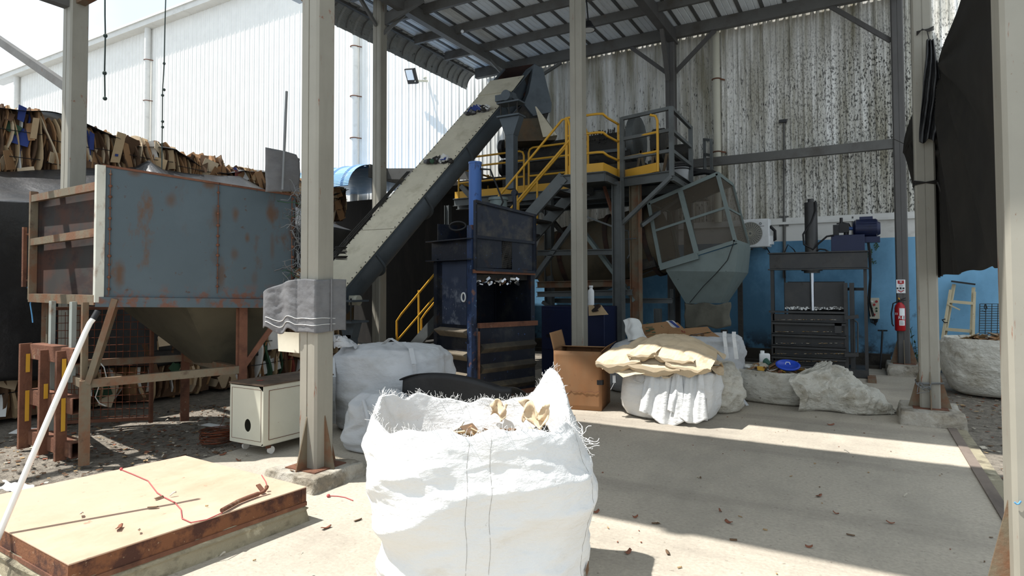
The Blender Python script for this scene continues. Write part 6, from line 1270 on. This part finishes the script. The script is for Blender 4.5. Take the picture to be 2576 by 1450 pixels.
# bags behind
TB, PB_, _, LB_ = sack('white_bulk_bag', 'full bulk bag with lifting straps right behind the kraft paper pile', (-1.98, 9.05, 0), .50, .5, .86, 23, baggrey, None, 140, 80, 3., .05, prof=[(.0, 0.), (.84, .0), (.95, .04), (1.02, .25), (.97, .5), (1.02, .75), (.95, .95), (.8, 1.0), (.0, .98)])
for x in (-1.62, -1.50):
    strap(TB, [(x, 8.62, .95), (x+.01, 8.55, .88), (x+.03, 8.52, .75), (x+.05, 8.5, .6)], .05, bagm)
strap(TB, [(-1.45, 8.7, .4), (-1.42, 8.5, .3), (-1.38, 8.4, .12), (-1.30, 8.35, .03)], .05, baggrey); 
sack('white_bulk_bag', 'soiled bag squeezed between the kraft pile and the bag with straps', (-1.63, 8.10, 0), .30, .32, .62, 27, bagdirty, None, 100, 60, 2.4, .04, prof=[(.0, 0.), (.84, .0), (.98, .04), (1.05, .3), (1.0, .7), (.7, .95), (.0, 1.0)])
sack('grey_bulk_bag', 'slack grey bag lying behind the open cardboard box', (-2.84, 8.95, 0), .54, .4, .78, 29, baggrey, None, 110, 60, 2.4, .05, prof=[(.0, 0.), (.84, .0), (.98, .04), (1.05, .3), (1.0, .6), (.75, .88), (.4, 1.0), (.0, 1.0)])
# flattened printed boxes on top
def card(pts, Ys, m, lb, name='flattened_box'):
    P3 = [PY(x, y, Y_) for (x, y), Y_ in zip(pts, Ys)]; n = (P3[1]-P3[0]).cross(P3[2]-P3[0]).normalized()*.008; q = MB(); q.prism(P3, n); return tag(q.build(name, m), lb, 'cardboard')
o1 = card([(1603, 818), (1680, 809), (1716, 850), (1632, 862)], (9.3, 9.3, 8.7, 8.7), cardb, 'flattened brown box with green print lying on the rear bags')
def prints(o, pts, Y0, Y1, y0, y1, m):
    for (x, y, w_, h_) in pts:
        Yv = Y0+(Y1-Y0)*(y-y0)/(y1-y0); a = PY(x, y, Yv); q = MB(); d1 = PY(x+w_, y-w_*.05, Yv)-a; d2 = PY(x+h_*.3, y+h_, Yv+(Y1-Y0)*h_/(y1-y0))-a; n = d1.cross(d2).normalized(); n = n if n.dot(O-a) > 0 else -n; a = a+n*.015; q.prism([a, a+d1, a+d1+d2, a+d2], n*.002); q.build('printed_marks', m, o)
prints(o1, [(1624, 826, 18, 1.2), (1632, 830, 14, 2.5), (1624, 834, 12, 3), (1640, 838, 9, 2.2), (1663, 822, 15, 2.5), (1668, 826, 12, 2), (1626, 815, 5, 2), (1628, 846, 32, 1)], 9.3, 8.7, 815, 855, paperg)
card([(1680, 809), (1705, 812), (1736, 842), (1712, 851)], (9.3, 9.3, 8.75, 8.7), cardb, 'narrow brown box flap right of the green printed box')
o2 = card([(1682, 830), (1780, 822), (1790, 834), (1682, 848)], (9.0, 9.2, 8.9, 8.65), cardb, 'long brown flattened box with red print')
prints(o2, [(1714, 834, 3, 4), (1720, 836, 3, 4)], 9.1, 8.7, 822, 848, paperr)
o3 = card([(1716, 849), (1790, 834), (1811, 848), (1742, 859)], (8.75, 8.95, 8.7, 8.6), cardb, 'brown flattened box with faint rings at the front of the stack')
prints(o3, [(1742, 845, 12, 5), (1762, 843, 9, 4)], 8.95, 8.6, 834, 858, cardd); prints(o3, [(1777, 838, 5, 2)], 8.95, 8.6, 834, 858, paperg)
q = MB(); q.grid(lambda u, v: PY(1568+38*u+10*v+14*v*u, 806+54*v-6*math.sin(u*3), 8.9-.2*v)+V((.01*math.sin(v*9), .03*math.sin(u*8+v*2)-.02*crease(V((u, v, 0)), 3, 1), 0)), 30, 30); tag(q.build('white_film', paperw, solid=.003), 'white plastic film hanging over the left edge of the rear bags', 'film')
q = MB(); q.grid(lambda u, v: PY(1674+18*u+22*v, 808-2*u+18*v, 8.9)+V((0, .02*math.sin(u*5), .01*math.sin(v*7))), 10, 12); tag(q.build('blue_white_bag', [paperw]), 'white and blue plastic bag at the right end of the flattened box', 'plastic bag')
q = MB(); q.grid(lambda u, v: PY(1682+8*u+22*v, 808-1*u+17*v, 8.88)+V((0, -.012, 0)), 4, 8); tag(q.build('blue_band', paperb), 'blue printed stripe of the plastic bag', 'plastic bag')
# lying bag with rubbish and crumpled empty sack
TD, PD_, _, LD_ = sack('dirty_bulk_bag', 'dirty low bulk bag of rubbish lying in front of the charcoal press', (-1.10, 9.15, 0), .60, .42, .42, 33, bagdirty, None, 140, 70, 2.6, .04, rot=math.radians(-14), prof=[(.0, 0.), (.88, .0), (1.0, .05), (1.06, .3), (1.0, .65), (.92, .95), (.84, 1.0), (.78, .9)])
q = scraps((-1.02, 9.12, .36), .42, .26, .08, 80, 35, litter+[papery, paperw, cardb], (3, 3, 3, 2, 1, 2, 4), (.04, .15), .05); tag(q.build('rubbish_heap', litter+[papery, paperw, cardb]), 'heap of card and plastic rubbish in the low dirty bag', 'rubbish', None, 'stuff')
p = PY(1924, 925, 9.3); T = thing('white_jug', 'white plastic jug standing in the rubbish bag', 'jug', p)
q = MB(); q.box(p+V((0, 0, .10)), (.14, .09, .20), Matrix.Rotation(.2, 3, 'Z')); q.build('jug_body', whitem, T, bevel=.02)
q = MB(); q.cyl(p+V((-.03, 0, .2)), p+V((-.03, 0, .235)), .028); q.build('jug_neck', whitem, T)
q = MB(); q.cyl(PY(1925, 908, 9.15), PY(1938, 918, 9.1), .045, .03, 16); tag(q.build('green_bottle', mat('bottle_green', (44, 84, 70), .3)), 'dark green bottle lying against the white jug', 'bottle')
T = thing('plastic_dish', 'round bright blue plastic bucket lid with white handle on the rubbish bag', 'lid', PY(1982, 922, 9.0)); c = PY(1982, 921, 9.0)  # blue lid of a bucket
q = MB(); ax_ = V((.1, -.35, 1)).normalized(); q.lathe([(0, 0), (.15, 0), (.155, .02), (.13, .025), (.125, .01), (0, .01)], c, ax_); q.build('disc', mat('lid_blue', (34, 74, 190), .35), T)
q = MB(); q.tube([c+V((-.03, -.01, .02)), c+V((-.02, -.01, .05)), c+V((.02, -.01, .05)), c+V((.03, -.01, .02))], .006, 6); q.build('handle', whitem, T)
q = MB(); q.prism([PY(1904, 922, 9.0), PY(1926, 924, 9.0), PY(1922, 934, 8.95), PY(1906, 932, 8.95)], (0, .03, 0)); tag(q.build('yellow_wrapper', papery), 'yellow wrapper on the low dirty bag', 'wrapper')
# crumpled sack draped from the rubbish bag to the floor, grid over (x along floor, y depth)
def crumple(u, v):
    x = -.72+1.04*u; prof = [(0, .40), (.12, .50), (.25, .52), (.45, .42), (.62, .30), (.8, .18), (1., .015)]
    for i in range(6):
        if prof[i][0] <= u <= prof[i+1][0]: k = (u-prof[i][0])/(prof[i+1][0]-prof[i][0]); k = k*k*(3-2*k); top = prof[i][1]+(prof[i+1][1]-prof[i][1])*k
    y0 = 8.40+.18*u+.10*math.sin(u*7); y1 = 9.35+.0*u-.1*u; a = v*math.pi; wd = (1-u*.75)
    y = (y0+y1)/2-(y1-y0)/2*math.cos(a)*(.35+.65*wd); z = top*math.sin(a)**.75
    p = V((x+.03*noise.noise(V((v*4, u*4, 1))), y, z)); an_ = math.atan2(y-8.85, x+.45); c_ = crease(p, 3.2, 9)*.045+crease(V((an_*.35, p.z*.5, u)), 6, 4)*.04+crease(p, 9, 6)*.015+crease(p, 20, 8)*.003; k = min(1, z*6+.15)
    p.x += -.10*math.sin(v*7)*(1-u)**3+.05*(1-u)**2*math.sin(v*17)
    return V((p.x+c_*.8*k, p.y-c_*k*math.cos(a)*1.6, max(.004, p.z+c_*k)))
q = MB(); q.grid(crumple, 130, 120); T = q.build('crumpled_sack', bagdirty, solid=.003); tag(T, 'crumpled dirty empty sack trailing to a point on the floor right of the rubbish bag', 'sack')
q = MB(); r = random.Random(8)
for k in range(120):
    u = r.random(); p = V(crumple(u, .06)); d = V((r.gauss(0, .5), -1, r.gauss(0, .2))).normalized(); q.tube([p, p+d*.03, p+d*.05+V((r.gauss(0, .01), 0, -.01))], .0012, 3)
tag(q.build('frayed_threads', bagdirty, T), None, None, None, 'stuff')
# far right bag
TR, PR_, _, LR_ = sack('dirty_bulk_bag', 'dirty white bulk bag full of scraps at far right, beyond the column with the tarp', (1.78, 11.15, 0), .72, .5, .80, 41, bagdirty, None, 140, 80, 2.8, .045, prof=[(.0, 0.), (.80, .0), (.9, .05), (1.0, .3), (1.04, .6), (1.0, .9), (.93, 1.0), (.85, .92)])
q = scraps((1.78, 11.15, .70), .55, .36, .10, 110, 43, litter+[cardb, cardd], None, (.05, .18), .08); tag(q.build('cardboard_scraps', litter+[cardb, cardd]), 'cardboard scraps filling the far right bag', 'scraps', None, 'stuff')
p = PY(2515, 877, 11.2); T = q = MB(); q.lathe([(0, 0), (.075, 0), (.055, .15), (.0, .15)], p); tag(q.build('red_cup', redm), 'red plastic cup upside down on the far right bag', 'cup')
# leaf-shaped green thing by the press
q = MB(); q.grid(lambda u, v: PZ(1338+45*u, 1000-10*math.sin(math.pi*u)*(v-.5)*1.0-3*v, .02)+V((0, 0, .02*math.sin(u*3))), 12, 6); tag(q.build('green_leaf', leaf), 'large dark green leaf on the floor right of the navy press', 'leaf')
# ---- floor scraps
r = random.Random(99)
spots = [(1484, 1198), (1755, 1206), (1762, 1203), (1833, 1316), (1862, 1302), (1580, 1392), (1680, 1392), (1655, 1320), (1650, 1318), (1925, 1335), (1845, 1360), (2140, 1348), (2035, 1378), (2240, 1318), (2130, 1140), (2090, 1070), (2150, 1085), (1500, 1290), (1598, 1303), (1530, 1330), (2060, 1250), (1710, 1430), (1812, 1288), (2103, 1294), (2278, 1250), (1990, 1200), (205, 1298), (400, 1254), (385, 1278), (435, 1248), (520, 1275), (350, 1340), (300, 1330), (640, 1412), (700, 1300), (820, 1330), (560, 1400), (900, 1310), (760, 1400), (160, 1080), (235, 1085), (330, 1090), (380, 1098), (430, 1110), (360, 1120), (290, 1130), (250, 1115), (410, 1150), (560, 1145), (620, 1148), (600, 1160), (500, 1010), (420, 1060), (200, 1160), (80, 1170), (40, 1150), (745, 1172), (760, 1180), (735, 1186)]
proto = []
for k in range(4):
    q = MB(); q.grid(lambda u, v, k=k: V(((u-.5)*(.07+.02*k), (v-.5)*(.018+.012*k)*(1-.5*abs(u-.5)), .004+.01*math.sin(u*3+k)*(k % 2)+.004*math.sin(v*5))), 6, 3); o = q.build('floor_scrap', litter[k], solid=.002); o.location = (0, 0, 0); proto.append(o)
for i, (x, y) in enumerate(spots):
    z = .237 if (x < 700 and y > 1180 and y > 1180+abs(x-460)*.16) and y < 1345 and x < 660 else .003
    if x in (745, 760, 735): z = .115
    o = proto[i] if i < 4 else proto[r.randrange(4)].copy()
    if i >= 4: COL.objects.link(o)
    p = PZ(x, y, z); o.location = (p.x, p.y, z+.001); o.rotation_euler = (0, 0, r.uniform(0, 6.28)); s_ = r.uniform(.25, .6); o.scale = (s_, s_, 1)
    where = ('on the shaded concrete floor' if x > 1400 and y < 1330 else 'on the sunlit concrete in front' if x > 1400 else 'on the rusted plate' if z > .2 else 'on the column plinth' if z > .1 else 'on the ground under and around the steel bin')
    col_ = o.data.materials[0].name.split('_')[1]
    tag(o, 'small %s scrap lying %s' % (col_, where), 'scrap', 'small %s scraps %s' % (col_, where))
# dense crumbs: yard at right and ground under the bin
def crumbs(name, label, fn, n_, sd, mats, sz):
    r = random.Random(sd); q = MB()
    for k in range(n_):
        p = fn(r); s_ = r.uniform(*sz); q.box(p+V((0, 0, .006)), (s_, s_*r.uniform(.3, .8), .004), Matrix.Rotation(r.uniform(0, 6.28), 3, 'Z') @ Matrix.Rotation(r.uniform(-.4, .4), 3, 'X'), r.randrange(len(mats)))
    return tag(q.build(name, mats), label, 'litter', None, 'stuff')
crumbs('ground_litter', 'fine bark and paper litter on the yard at right', lambda r: V((r.uniform(.97, 3.0), r.uniform(2.5, 11.5), -.03)), 900, 5, litter+[cardd], (.015, .06))
crumbs('ground_litter', 'fine dark litter on the ground under the steel bin', lambda r: V((r.uniform(-8., -4.9), r.uniform(1.8, 5.2), -.03 if True else 0)), 1500, 6, litter+[cardd, cardd, walldirt], (.01, .045))
crumbs('ground_litter', 'tiny chips scattered on the concrete floor', lambda r: V((r.uniform(-3.2, .7), r.uniform(2.6, 8.4), .0)), 130, 7, litter, (.006, .018))
